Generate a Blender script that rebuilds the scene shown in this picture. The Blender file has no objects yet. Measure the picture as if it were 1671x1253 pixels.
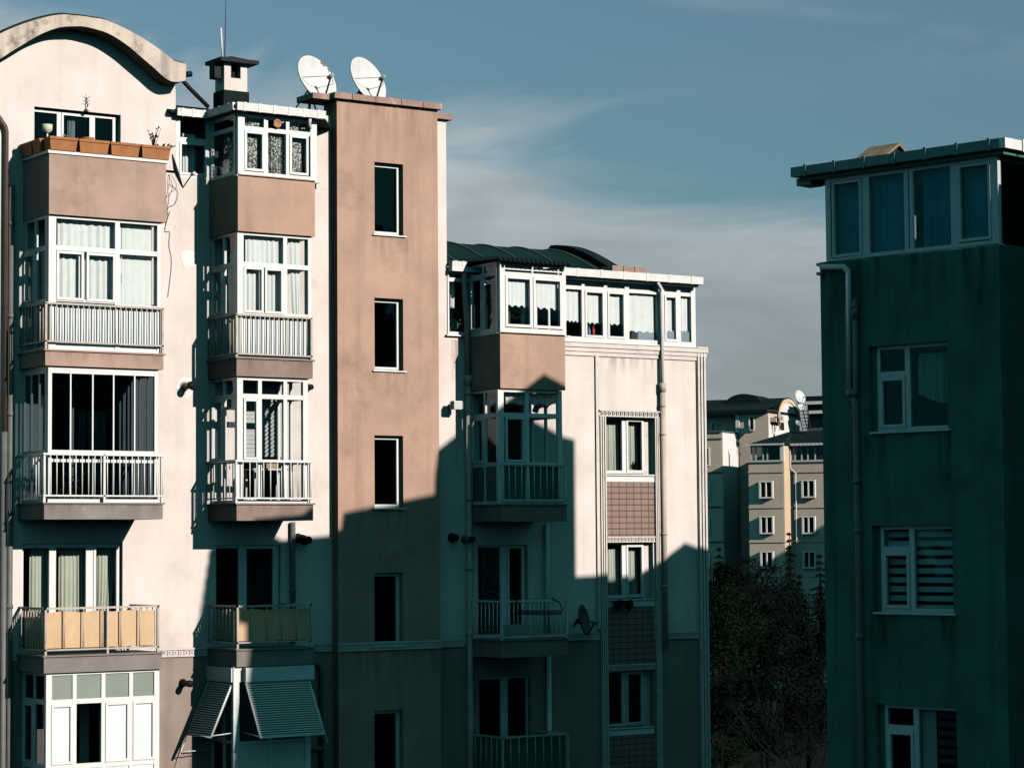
import bpy, bmesh, math, random
from mathutils import Vector, Matrix, Quaternion
R = math.radians
random.seed(7)
SC = bpy.context.scene
COL = SC.collection

# ------------------------------------------------------------------ camera
F = 4000.0; PIT = R(3.69); ROL = R(-.4376); YAW = R(34.34); H = 12.0
cy_, sy_ = math.cos(YAW), math.sin(YAW)
fw = Vector((sy_*math.cos(PIT), cy_*math.cos(PIT), math.sin(PIT)))
rt = Vector((cy_, -sy_, 0)); up = rt.cross(fw)
c_, s_ = math.cos(ROL), math.sin(ROL)
rt, up = c_*rt + s_*up, c_*up - s_*rt
cam = bpy.data.cameras.new('camera'); camo = bpy.data.objects.new('camera', cam); COL.objects.link(camo)
cam.sensor_width = 36; cam.lens = F/1671*36; cam.clip_start = .5; cam.clip_end = 6000
M = Matrix((rt, up, -fw)).transposed().to_4x4(); M.translation = Vector((0, 0, H)); camo.matrix_world = M
SC.camera = camo

# ------------------------------------------------------------------ light
SUN_A, SUN_B = .27, .455                      # towards the sun: +x A, -y 1, +z B
sd = Vector((SUN_A, -1, SUN_B)).normalized()
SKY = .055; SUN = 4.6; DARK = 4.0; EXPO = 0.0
sl = bpy.data.lights.new('sun', 'SUN'); sl.energy = SUN; sl.angle = R(.5); sl.color = (1, .935, .87)
so = bpy.data.objects.new('sun', sl); COL.objects.link(so)
so.rotation_mode = 'QUATERNION'; so.rotation_quaternion = sd.to_track_quat('Z', 'Y'); so.location = (30, -60, 60)

W_ = bpy.data.worlds.new('World'); SC.world = W_; W_.use_nodes = True
nt = W_.node_tree; nt.nodes.clear()
def N(t, **k):
    n = nt.nodes.new(t)
    for a, b in k.items(): setattr(n, a, b)
    return n
def L(a, b): nt.links.new(a, b)
sky = N('ShaderNodeTexSky', sky_type='NISHITA', sun_disc=False)
sky.sun_elevation = math.asin(sd.z); sky.sun_rotation = math.atan2(sd.x, sd.y)
sky.air_density = 1.0; sky.dust_density = .6; sky.ozone_density = 1.6
tint = N('ShaderNodeMix', data_type='RGBA', blend_type='MULTIPLY'); tint.inputs[0].default_value = 1
tint.inputs[7].default_value = (1.1, 1.34, 1.25, 1)
L(sky.outputs[0], tint.inputs[6])
tc = N('ShaderNodeTexCoord'); sep = N('ShaderNodeSeparateXYZ'); L(tc.outputs['Generated'], sep.inputs[0])
mp = N('ShaderNodeMapping'); mp.inputs['Scale'].default_value = (4, 4, 14); mp.inputs['Rotation'].default_value = (0, R(4), 0); L(tc.outputs['Generated'], mp.inputs[0])
n1 = N('ShaderNodeTexNoise'); n1.inputs['Scale'].default_value = 1.6; n1.inputs['Detail'].default_value = 7; n1.inputs['Roughness'].default_value = .55
n1.inputs['Distortion'].default_value = .6
L(mp.outputs[0], n1.inputs[0])
def MATH(op, a, b=None, clamp=False):
    n = N('ShaderNodeMath', operation=op); n.use_clamp = clamp
    for i, v in enumerate((a, b)):
        if v is None: continue
        if isinstance(v, (int, float)): n.inputs[i].default_value = v
        else: L(v, n.inputs[i])
    return n.outputs[0]
# a cloud bank low over the horizon, its top edge ragged and falling to the right
side = MATH('SUBTRACT', MATH('MULTIPLY', sep.outputs[0], .826), MATH('MULTIPLY', sep.outputs[1], .564))
edge = MATH('ADD', MATH('ADD', MATH('MULTIPLY', side, -.22), .178), MATH('MULTIPLY', MATH('SUBTRACT', n1.outputs[0], .5), .20))
bank = MATH('SMOOTHSTEP' if False else 'MULTIPLY', MATH('SUBTRACT', edge, sep.outputs[2]), 24, True)
wis = MATH('MULTIPLY', MATH('SUBTRACT', n1.outputs[0], .53), 2.6, True)
hi = MATH('MULTIPLY', MATH('SUBTRACT', sep.outputs[2], .17), 14, True)
wis = MATH('MULTIPLY', wis, hi)
low = MATH('GREATER_THAN', .8, sep.outputs[2])
cl = MATH('MULTIPLY', MATH('MULTIPLY', MATH('MAXIMUM', bank, wis), .82), low)
cr = N('ShaderNodeMix', data_type='RGBA')
cr.inputs[6].default_value = (4.1, 4.5, 4.85, 1); cr.inputs[7].default_value = (7.5, 8.2, 8.6, 1)
L(MATH('MULTIPLY', MATH('SUBTRACT', sep.outputs[2], .03), 9, True), cr.inputs[0])
lowm = N('ShaderNodeMix', data_type='RGBA', blend_type='MULTIPLY'); lowm.inputs[7].default_value = (.70, .80, .86, 1); L(tint.outputs[2], lowm.inputs[6])
L(MATH('MULTIPLY', MATH('SUBTRACT', .26, sep.outputs[2]), 7, True), lowm.inputs[0])
n2 = N('ShaderNodeTexNoise'); n2.inputs['Scale'].default_value = 3.1; n2.inputs['Detail'].default_value = 8; n2.inputs['Distortion'].default_value = .9; L(mp.outputs[0], n2.inputs[0])
crm = N('ShaderNodeMix', data_type='RGBA', blend_type='MULTIPLY'); crm.inputs[0].default_value = 1; L(cr.outputs[2], crm.inputs[6])
cmb = N('ShaderNodeCombineXYZ'); bri = MATH('ADD', .62, MATH('MULTIPLY', n2.outputs[0], .85)); [L(bri, cmb.inputs[i_]) for i_ in range(3)]; L(cmb.outputs[0], crm.inputs[7])
mx = N('ShaderNodeMix', data_type='RGBA'); L(cl, mx.inputs[0]); L(lowm.outputs[2], mx.inputs[6]); L(crm.outputs[2], mx.inputs[7])
# sky outside the view made dark teal to deepen shade; low ahead stays clear
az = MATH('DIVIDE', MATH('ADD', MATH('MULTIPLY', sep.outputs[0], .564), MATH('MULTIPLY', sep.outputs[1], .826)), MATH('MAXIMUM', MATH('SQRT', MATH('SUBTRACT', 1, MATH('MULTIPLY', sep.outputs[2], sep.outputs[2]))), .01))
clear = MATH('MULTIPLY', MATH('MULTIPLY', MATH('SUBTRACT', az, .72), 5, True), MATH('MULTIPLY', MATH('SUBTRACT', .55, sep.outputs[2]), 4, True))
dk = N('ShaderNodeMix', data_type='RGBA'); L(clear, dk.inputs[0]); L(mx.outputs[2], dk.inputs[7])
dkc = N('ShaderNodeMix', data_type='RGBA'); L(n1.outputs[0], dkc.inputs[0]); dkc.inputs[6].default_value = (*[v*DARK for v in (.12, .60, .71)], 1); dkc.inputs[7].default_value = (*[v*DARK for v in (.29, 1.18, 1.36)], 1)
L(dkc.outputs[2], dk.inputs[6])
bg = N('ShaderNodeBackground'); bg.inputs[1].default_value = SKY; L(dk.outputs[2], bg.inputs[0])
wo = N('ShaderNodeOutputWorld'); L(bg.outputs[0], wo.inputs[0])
SC.view_settings.view_transform = 'Standard'; SC.view_settings.look = 'None'
SC.view_settings.exposure = EXPO; SC.view_settings.gamma = 1
SC.cycles.transparent_max_bounces = 24; SC.cycles.max_bounces = 6; SC.cycles.diffuse_bounces = 0

# ------------------------------------------------------------------ materials
MATS = {}
def mat(name, col, rough=.8, metal=0, var=0, vscale=.8, streak=0, bump=0, bscale=40, spec=.3, stain=None, sstrength=0, sscale=1.2):
    m = bpy.data.materials.new(name); m.use_nodes = True; t = m.node_tree; b = t.nodes['Principled BSDF']
    b.inputs['Roughness'].default_value = rough; b.inputs['Metallic'].default_value = metal
    b.inputs['Specular IOR Level'].default_value = spec
    col4 = (*col, 1); b.inputs['Base Color'].default_value = col4
    def n(k): return t.nodes.new(k)
    out = None
    if var or streak or bump or stain:
        g = n('ShaderNodeNewGeometry'); pos = g.outputs['Position']
    if var:
        a = n('ShaderNodeTexNoise'); a.inputs['Scale'].default_value = vscale; a.inputs['Detail'].default_value = 6; a.inputs['Roughness'].default_value = .62
        t.links.new(pos, a.inputs[0])
        mr = n('ShaderNodeMapRange'); mr.inputs[1].default_value = .3; mr.inputs[2].default_value = .7; mr.inputs[3].default_value = 1-var; mr.inputs[4].default_value = 1+var*.5
        t.links.new(a.outputs[0], mr.inputs[0])
        x = n('ShaderNodeMix'); x.data_type = 'RGBA'; x.blend_type = 'MULTIPLY'; x.inputs[0].default_value = 1; x.inputs[6].default_value = col4
        t.links.new(mr.outputs[0], x.inputs[7]); out = x.outputs[2]
    if streak:
        mp = n('ShaderNodeMapping'); mp.inputs['Scale'].default_value = (3.2, 3.2, .22); t.links.new(pos, mp.inputs[0])
        a = n('ShaderNodeTexNoise'); a.inputs['Scale'].default_value = 1.3; a.inputs['Detail'].default_value = 5; t.links.new(mp.outputs[0], a.inputs[0])
        mr = n('ShaderNodeMapRange'); mr.inputs[1].default_value = .5; mr.inputs[2].default_value = .72; mr.inputs[3].default_value = 1; mr.inputs[4].default_value = 1-streak
        t.links.new(a.outputs[0], mr.inputs[0])
        x = n('ShaderNodeMix'); x.data_type = 'RGBA'; x.blend_type = 'MULTIPLY'; x.inputs[0].default_value = 1; x.inputs[6].default_value = col4
        if out: t.links.new(out, x.inputs[6])
        t.links.new(mr.outputs[0], x.inputs[7]); out = x.outputs[2]
    if stain:
        a = n('ShaderNodeTexNoise'); a.inputs['Scale'].default_value = sscale; a.inputs['Detail'].default_value = 8; a.inputs['Roughness'].default_value = .7
        t.links.new(pos, a.inputs[0])
        mr = n('ShaderNodeMapRange'); mr.inputs[1].default_value = .55; mr.inputs[2].default_value = .68; mr.inputs[3].default_value = 0; mr.inputs[4].default_value = sstrength
        t.links.new(a.outputs[0], mr.inputs[0])
        x = n('ShaderNodeMix'); x.data_type = 'RGBA'; x.inputs[6].default_value = col4; x.inputs[7].default_value = (*stain, 1)
        if out: t.links.new(out, x.inputs[6])
        t.links.new(mr.outputs[0], x.inputs[0]); out = x.outputs[2]
    if out: t.links.new(out, b.inputs['Base Color'])
    if bump:
        a = n('ShaderNodeTexNoise'); a.inputs['Scale'].default_value = bscale; a.inputs['Detail'].default_value = 4; t.links.new(pos, a.inputs[0])
        bp = n('ShaderNodeBump'); bp.inputs['Strength'].default_value = bump; bp.inputs['Distance'].default_value = .02
        t.links.new(a.outputs[0], bp.inputs['Height']); t.links.new(bp.outputs[0], b.inputs['Normal'])
    MATS[name] = m; return m
def glass(name, tintc, gloss=.10, wave=(1.7, .02), gcol=(.8, .95, .97)):
    m = bpy.data.materials.new(name); m.use_nodes = True; t = m.node_tree; t.nodes.clear()
    o = t.nodes.new('ShaderNodeOutputMaterial'); tr = t.nodes.new('ShaderNodeBsdfTransparent'); tr.inputs[0].default_value = (*tintc, 1)
    gl = t.nodes.new('ShaderNodeBsdfGlossy'); gl.inputs['Roughness'].default_value = .02; gl.inputs[0].default_value = (*gcol, 1)
    lw = t.nodes.new('ShaderNodeLayerWeight'); lw.inputs[0].default_value = .5; pw = t.nodes.new('ShaderNodeMath'); pw.operation = 'POWER'; pw.inputs[1].default_value = 4; t.links.new(lw.outputs['Facing'], pw.inputs[0])
    a = t.nodes.new('ShaderNodeMath'); a.operation = 'MULTIPLY_ADD'; a.inputs[1].default_value = .55; a.inputs[2].default_value = gloss; a.use_clamp = True
    t.links.new(pw.outputs[0], a.inputs[0])
    # slight waviness of old panes
    g = t.nodes.new('ShaderNodeNewGeometry'); no = t.nodes.new('ShaderNodeTexNoise'); no.inputs['Scale'].default_value = wave[0]
    bp = t.nodes.new('ShaderNodeBump'); bp.inputs['Strength'].default_value = .25; bp.inputs['Distance'].default_value = wave[1]
    t.links.new(g.outputs['Position'], no.inputs[0]); t.links.new(no.outputs[0], bp.inputs['Height']); t.links.new(bp.outputs[0], gl.inputs['Normal'])
    mx = t.nodes.new('ShaderNodeMixShader'); t.links.new(a.outputs[0], mx.inputs[0]); t.links.new(tr.outputs[0], mx.inputs[1]); t.links.new(gl.outputs[0], mx.inputs[2])
    t.links.new(mx.outputs[0], o.inputs[0]); MATS[name] = m; return m
def cloth(name, col, trans=.3, lace=0):
    m = bpy.data.materials.new(name); m.use_nodes = True; t = m.node_tree; t.nodes.clear()
    o = t.nodes.new('ShaderNodeOutputMaterial'); d = t.nodes.new('ShaderNodeBsdfDiffuse'); tl = t.nodes.new('ShaderNodeBsdfTranslucent')
    g = t.nodes.new('ShaderNodeNewGeometry'); no = t.nodes.new('ShaderNodeTexNoise'); no.inputs['Scale'].default_value = 5; no.inputs['Detail'].default_value = 5
    t.links.new(g.outputs['Position'], no.inputs[0])
    x = t.nodes.new('ShaderNodeMix'); x.data_type = 'RGBA'; x.inputs[6].default_value = (*[v*.78 for v in col], 1); x.inputs[7].default_value = (*col, 1)
    t.links.new(no.outputs[0], x.inputs[0])
    t.links.new(x.outputs[2], d.inputs[0]); t.links.new(x.outputs[2], tl.inputs[0])
    mx = t.nodes.new('ShaderNodeMixShader'); mx.inputs[0].default_value = trans
    t.links.new(d.outputs[0], mx.inputs[1]); t.links.new(tl.outputs[0], mx.inputs[2]); last = mx.outputs[0]
    if lace:
        v = t.nodes.new('ShaderNodeTexVoronoi'); v.inputs['Scale'].default_value = 22; t.links.new(g.outputs['Position'], v.inputs[0])
        mr = t.nodes.new('ShaderNodeMapRange'); mr.inputs[1].default_value = .38; mr.inputs[2].default_value = .5; mr.inputs[4].default_value = lace; t.links.new(v.outputs[0], mr.inputs[0])
        tp = t.nodes.new('ShaderNodeBsdfTransparent'); m2 = t.nodes.new('ShaderNodeMixShader')
        t.links.new(mr.outputs[0], m2.inputs[0]); t.links.new(last, m2.inputs[1]); t.links.new(tp.outputs[0], m2.inputs[2]); last = m2.outputs[0]
    t.links.new(last, o.inputs[0]); MATS[name] = m; return m
def tilemat(name, col, mortar, sc, bw, rh):
    m = bpy.data.materials.new(name); m.use_nodes = True; t = m.node_tree; b = t.nodes['Principled BSDF']; b.inputs['Roughness'].default_value = .6
    g = t.nodes.new('ShaderNodeNewGeometry'); s = t.nodes.new('ShaderNodeSeparateXYZ'); cm = t.nodes.new('ShaderNodeCombineXYZ')
    t.links.new(g.outputs['Position'], s.inputs[0]); t.links.new(s.outputs[0], cm.inputs[0]); t.links.new(s.outputs[2], cm.inputs[1])
    br = t.nodes.new('ShaderNodeTexBrick'); br.offset = 0; br.inputs['Color1'].default_value = (*col, 1); br.inputs['Color2'].default_value = (*[v*.86 for v in col], 1)
    br.inputs['Mortar'].default_value = (*mortar, 1); br.inputs['Scale'].default_value = sc; br.inputs['Brick Width'].default_value = bw; br.inputs['Row Height'].default_value = rh; br.inputs['Mortar Size'].default_value = .012
    t.links.new(cm.outputs[0], br.inputs[0]); t.links.new(br.outputs[0], b.inputs['Base Color'])
    bp = t.nodes.new('ShaderNodeBump'); bp.inputs['Strength'].default_value = .6; bp.inputs['Distance'].default_value = .02; bp.invert = True
    t.links.new(br.outputs['Fac'], bp.inputs['Height']); t.links.new(bp.outputs[0], b.inputs['Normal']); MATS[name] = m; return m

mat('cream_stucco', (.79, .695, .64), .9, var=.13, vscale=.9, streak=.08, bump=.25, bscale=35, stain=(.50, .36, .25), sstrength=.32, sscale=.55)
mat('pink_stucco', (.50, .32, .24), .9, var=.16, vscale=1.1, streak=.16, bump=.35, bscale=28, stain=(.22, .14, .11), sstrength=.4, sscale=.75)
mat('rose_stucco', (.47, .315, .255), .9, var=.2, vscale=1.2, streak=.14, bump=.3, bscale=30, stain=(.22, .15, .12), sstrength=.4, sscale=.9)
mat('brown_stucco', (.30, .215, .18), .9, var=.2, vscale=1.5, streak=.12, bump=.3, bscale=30, stain=(.5, .42, .36), sstrength=.3, sscale=2.6)
mat('grey_stucco', (.27, .235, .215), .9, var=.18, vscale=1.4, streak=.12, bump=.3, bscale=30, stain=(.42, .37, .33), sstrength=.3, sscale=2.2)
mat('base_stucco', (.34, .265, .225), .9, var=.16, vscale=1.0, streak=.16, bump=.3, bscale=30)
mat('arch_concrete', (.68, .57, .48), .9, var=.2, vscale=2, streak=.4, bump=.4, bscale=18, stain=(.10, .085, .06), sstrength=.85, sscale=2.1)
mat('white_plastic', (.80, .79, .77), .35, var=.05, vscale=3, spec=.4)
mat('white_paint', (.80, .78, .75), .5, var=.12, vscale=4, spec=.3)
mat('worn_paint', (.55, .47, .40), .6, var=.25, vscale=6, spec=.3)
mat('moulding', (.74, .66, .60), .8, var=.14, vscale=2, bump=.2, stain=(.35, .27, .21), sstrength=.5, sscale=2.4)
mat('terracotta', (.42, .165, .06), .7, var=.22, vscale=3, bump=.2)
mat('coping_tile', (.40, .25, .20), .8, var=.3, vscale=3, bump=.4, bscale=15, stain=(.7, .62, .56), sstrength=.55, sscale=3)
mat('roof_seam', (.10, .12, .10), .5, var=.3)
mat('green_metal_roof', (.006, .022, .018), .6, var=.3, vscale=1.2, spec=.08)
mat('dark_roof', (.010, .019, .019), .8, var=.4, vscale=2, bump=.3, spec=.1)
mat('black_metal', (.009, .011, .012), .6, spec=.2)
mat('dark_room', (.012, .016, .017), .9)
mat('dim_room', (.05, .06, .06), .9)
mat('grey_pipe', (.16, .16, .15), .5, var=.2, vscale=3)
mat('beige_pipe', (.55, .44, .37), .5, var=.2, vscale=3)
mat('brown_pipe', (.10, .068, .055), .5, var=.3, vscale=3)
mat('shutter_grey', (.76, .74, .71), .5, var=.08, vscale=4)
mat('frost_panel', (.50, .55, .53), .5, var=.08, vscale=2)
mat('sage_panel', (.26, .30, .26), .4, var=.1, vscale=2)
mat('white_panel', (.76, .80, .82), .4, var=.06, vscale=2)
mat('green_panel', (.08, .15, .115), .5, var=.15, vscale=2)
mat('dish_white', (.74, .72, .70), .4, var=.08, vscale=3, stain=(.3, .12, .05), sstrength=.15, sscale=1.9)
mat('dish_dark', (.055, .06, .062), .5, var=.2, vscale=3)
mat('dish_grey', (.36, .38, .38), .5, var=.2, vscale=3)
mat('teal_stucco', (.062, .175, .138), .9, var=.3, vscale=1.1, streak=.35, bump=.5, bscale=22, stain=(.02, .055, .045), sstrength=.55, sscale=.8)
mat('teal_dark_stucco', (.06, .17, .14), .9, var=.3, vscale=.7, streak=.3, bump=.35, bscale=25)
mat('gutter_shade_teal', (.10, .22, .22), .5, var=.15, vscale=3)  # white side gutter with its teal shade put into the colour
mat('grey_frame', (.60, .60, .60), .45, var=.1, vscale=3)
mat('rust_metal', (.30, .195, .125), .8, var=.4, vscale=5, bump=.3)
mat('far_wall', (.66, .53, .43), .9, var=.1, vscale=.35, streak=.1)
mat('far_teal', (.10, .13, .13), .9, var=.1, vscale=.35, streak=.1)
mat('far_white', (.80, .76, .72), .9, var=.06, vscale=.4)
mat('far_peach', (.72, .52, .36), .9, var=.08, vscale=.4)
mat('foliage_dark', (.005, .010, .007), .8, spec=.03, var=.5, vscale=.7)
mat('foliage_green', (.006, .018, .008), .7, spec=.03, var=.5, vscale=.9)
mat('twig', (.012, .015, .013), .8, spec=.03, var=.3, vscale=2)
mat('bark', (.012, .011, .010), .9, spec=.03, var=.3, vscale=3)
mat('soil', (.012, .014, .011), .95, spec=.03, var=.4, vscale=.3, bump=.6, bscale=3)
mat('red_plastic', (.45, .03, .03), .35)
mat('blue_plastic', (.12, .25, .40), .35)
mat('wicker', (.45, .22, .10), .7, var=.3, vscale=20)
mat('cream_shade', (.62, .62, .48), .6)
mat('cardboard', (.42, .28, .17), .8, var=.2, vscale=6)
glass('clear_glass', (.97, .99, .99), .035)
glass('smoked_glass', (.30, .36, .38), .04)
glass('dark_glass', (.42, .50, .50), .05)
cloth('white_curtain', (.93, .95, .91), .1)
cloth('sage_curtain', (.62, .65, .52), .12)
cloth('lace_curtain', (.74, .75, .66), .15, lace=.8)
cloth('teal_curtain', (.06, .48, .66), .15)
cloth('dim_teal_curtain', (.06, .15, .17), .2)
cloth('tan_canvas', (.86, .58, .36), .12)
cloth('dull_canvas', (.35, .28, .21), .2)
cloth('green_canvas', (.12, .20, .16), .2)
cloth('white_blind', (.94, .95, .93), .1)
cloth('grey_blind', (.10, .14, .14), .2)
cloth('black_cloth', (.01, .01, .012), .05)
tilemat('brown_tile', (.30, .19, .155), (.09, .06, .05), 1, .21, .135)

def streakmat(name, col, strength):
    m = bpy.data.materials.new(name); m.use_nodes = True; t = m.node_tree; t.nodes.clear(); n = t.nodes.new; lk = t.links.new
    o = n('ShaderNodeOutputMaterial'); d = n('ShaderNodeBsdfDiffuse'); d.inputs[0].default_value = (*col, 1); tr = n('ShaderNodeBsdfTransparent')
    g = n('ShaderNodeNewGeometry'); mp = n('ShaderNodeMapping'); mp.inputs['Scale'].default_value = (6, 6, .8); lk(g.outputs['Position'], mp.inputs[0])
    no = n('ShaderNodeTexNoise'); no.inputs['Scale'].default_value = 1; no.inputs['Detail'].default_value = 5; lk(mp.outputs[0], no.inputs[0])
    r = n('ShaderNodeMapRange'); r.inputs[1].default_value = .42; r.inputs[2].default_value = .72; lk(no.outputs[0], r.inputs[0])
    tc = n('ShaderNodeTexCoord'); sp = n('ShaderNodeSeparateXYZ'); lk(tc.outputs['Generated'], sp.inputs[0])
    f = n('ShaderNodeMath'); f.operation = 'POWER'; f.inputs[1].default_value = 1.6; lk(sp.outputs[2], f.inputs[0])
    a = n('ShaderNodeMath'); a.operation = 'MULTIPLY'; lk(r.outputs[0], a.inputs[0]); lk(f.outputs[0], a.inputs[1])
    b = n('ShaderNodeMath'); b.operation = 'MULTIPLY'; b.inputs[1].default_value = strength; lk(a.outputs[0], b.inputs[0])
    mx = n('ShaderNodeMixShader'); lk(b.outputs[0], mx.inputs[0]); lk(tr.outputs[0], mx.inputs[1]); lk(d.outputs[0], mx.inputs[2]); lk(mx.outputs[0], o.inputs[0]); MATS[name] = m
streakmat('grime_streak', (.16, .11, .085), .25); streakmat('rust_streak', (.38, .19, .08), .8); streakmat('dark_streak', (.012, .03, .025), .65)
# ------------------------------------------------------------------ measuring: a photo point on a real plane
def ray(px, py): return fw*F + rt*(px-835.5) - up*(py-626.5)
def PY(px, py, y):
    r = ray(px, py); return r*(y/r.y) + Vector((0, 0, H))
def PX(px, py, x):
    r = ray(px, py); return r*(x/r.x) + Vector((0, 0, H))

# ------------------------------------------------------------------ mesh helpers
XF = [None]
class MB:
    def __init__(self): self.v = []; self.f = []; self.sm = []
    def add(self, vs, fs, smooth=False):
        o = len(self.v); self.v += [tuple(p) for p in vs]
        for f in fs: self.f.append([i+o for i in f]); self.sm.append(smooth)
    def quad(self, a, b, c, d): self.add([a, b, c, d], [[0, 1, 2, 3]])
    def box(self, u0, u1, w0, w1, v0, v1, m=None):
        if m is None: m = lambda u, w, v: (u, w, v)
        P = [m(u, w, v) for v in (v0, v1) for w in (w0, w1) for u in (u0, u1)]
        self.add(P, [[0, 2, 3, 1], [4, 5, 7, 6], [0, 1, 5, 4], [2, 6, 7, 3], [0, 4, 6, 2], [1, 3, 7, 5]])
    def tube(self, pts, r, n=8, cap=True, r2=None):
        pts = [Vector(p) for p in pts]; rings = []; prev = None
        for i, p in enumerate(pts):
            if i == 0: d = pts[1]-p
            elif i == len(pts)-1: d = p-pts[i-1]
            else: d = (pts[i+1]-p).normalized()+(p-pts[i-1]).normalized()
            d.normalize()
            a = prev if prev is not None else (Vector((0, 0, 1)) if abs(d.z) < .9 else Vector((1, 0, 0)))
            x = (a - d*a.dot(d)).normalized(); prev = x; y = d.cross(x)
            rr = r if r2 is None else r+(r2-r)*i/(len(pts)-1)
            rings.append([p + rr*(math.cos(t)*x+math.sin(t)*y) for t in [2*math.pi*k/n for k in range(n)]])
        vs = [q for g in rings for q in g]; fs = []
        for i in range(len(pts)-1):
            for k in range(n): fs.append([i*n+k, i*n+(k+1) % n, (i+1)*n+(k+1) % n, (i+1)*n+k])
        if cap: fs += [list(range(n))[::-1], [(len(pts)-1)*n+k for k in range(n)]]
        self.add(vs, fs, n > 5)
    def prism(self, poly, m, w0, w1):
        n = len(poly); P = [m(u, w0, v) for u, v in poly]+[m(u, w1, v) for u, v in poly]
        self.add(P, [list(range(n)), [n+k for k in range(n)][::-1]]+[[k, k+n, (k+1) % n+n, (k+1) % n] for k in range(n)])
    def wall(self, m, u0, u1, v0, v1, holes, depth=.16):
        us = sorted({u0, u1, *[h[i] for h in holes for i in (0, 1)]}); vs = sorted({v0, v1, *[h[i] for h in holes for i in (2, 3)]})
        us = [u for u in us if u0 <= u <= u1]; vs = [v for v in vs if v0 <= v <= v1]
        for a, b in zip(us, us[1:]):
            for c, d in zip(vs, vs[1:]):
                mu, mv = (a+b)/2, (c+d)/2
                if any(h[0] < mu < h[1] and h[2] < mv < h[3] for h in holes): continue
                self.quad(m(a, 0, c), m(b, 0, c), m(b, 0, d), m(a, 0, d))
        for a, b, c, d in holes:
            D = depth
            self.quad(m(a, 0, c), m(a, D, c), m(a, D, d), m(a, 0, d)); self.quad(m(b, 0, c), m(b, D, c), m(b, D, d), m(b, 0, d))
            self.quad(m(a, 0, c), m(b, 0, c), m(b, D, c), m(a, D, c)); self.quad(m(a, 0, d), m(b, 0, d), m(b, D, d), m(a, D, d))
    def lathe(self, prof, n=24, mtx=None):
        vs = []; fs = []
        for r, z in prof:
            for k in range(n):
                p = Vector((r*math.cos(2*math.pi*k/n), r*math.sin(2*math.pi*k/n), z)); vs.append(mtx @ p if mtx else p)
        for i in range(len(prof)-1):
            for k in range(n): fs.append([i*n+k, i*n+(k+1) % n, (i+1)*n+(k+1) % n, (i+1)*n+k])
        self.add(vs, fs, True)
    def build(self, name, material, parent=None, label=None, cat=None, group=None, kind=None):
        if not self.v: return None
        if XF[0]: self.v = [tuple(XF[0](p)) for p in self.v]
        xs = [p[0] for p in self.v]; ys = [p[1] for p in self.v]; zs = [p[2] for p in self.v]
        o0 = Vector(((min(xs)+max(xs))/2, (min(ys)+max(ys))/2, min(zs)))
        me = bpy.data.meshes.new(name)
        me.from_pydata([tuple(Vector(p)-o0) for p in self.v], [], self.f)
        bm = bmesh.new(); bm.from_mesh(me); bmesh.ops.recalc_face_normals(bm, faces=bm.faces)
        bm.to_mesh(me); bm.free()
        for p, s in zip(me.polygons, self.sm): p.use_smooth = s
        me.materials.append(MATS[material] if isinstance(material, str) else material)
        o = bpy.data.objects.new(name, me); COL.objects.link(o); link(o, parent, o0)
        tag(o, label, cat, group, kind); return o
WLOC = {}
def link(o, parent, wloc):
    wloc = Vector(wloc); WLOC[o.name] = wloc
    if parent is not None:
        o.parent = parent; o.location = wloc-WLOC[parent.name]
    else: o.location = wloc
def tag(o, label=None, cat=None, group=None, kind=None):
    if label: o['label'] = label
    if cat: o['category'] = cat
    if group: o['group'] = group
    if kind: o['kind'] = kind
def thing(name, loc, label, cat, group=None):
    o = bpy.data.objects.new(name, None); o.empty_display_size = .2; COL.objects.link(o); link(o, None, loc); tag(o, label, cat, group); return o
def facade(y0): return lambda u, w, v: (u, y0+w, v)
def flank(x0): return lambda u, w, v: (x0+w, u, v)

# a window or a wall of glass: posts, rails and sash frames in one mesh, panes and infill as sub-parts
def bars(b, m, u0, u1, v0, v1, posts, rails, sashes, edge, d, sf=.05, off=0):
    l, r, bo, to = edge
    if l: b.box(u0, u0+l, 0+off, d+off, v0, v1, m)
    if r: b.box(u1-r, u1, 0+off, d+off, v0, v1, m)
    e = .002
    if bo: b.box(u0+l+e, u1-r-e, e+off, d-e+off, v0, v0+bo, m)
    if to: b.box(u0+l+e, u1-r-e, e+off, d-e+off, v1-to, v1, m)
    for a, c in posts: b.box(a, c, .004+off, d-.004+off, v0+bo, v1-to, m)
    for t in rails:
        a, c = t[0], t[1]; ua, ub = (t[2], t[3]) if len(t) > 2 else (u0+l, u1-r)
        b.box(ua, ub, .007+off, d-.007+off, a, c, m)
    for a, c, e0, e1 in sashes:
        k = -.015+off
        b.box(a, a+sf, k, d-.02+off, e0, e1, m); b.box(c-sf, c, k, d-.02+off, e0, e1, m)
        b.box(a+sf, c-sf, k+.002, d-.022+off, e0, e0+sf, m); b.box(a+sf, c-sf, k+.002, d-.022+off, e1-sf, e1, m)
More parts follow.
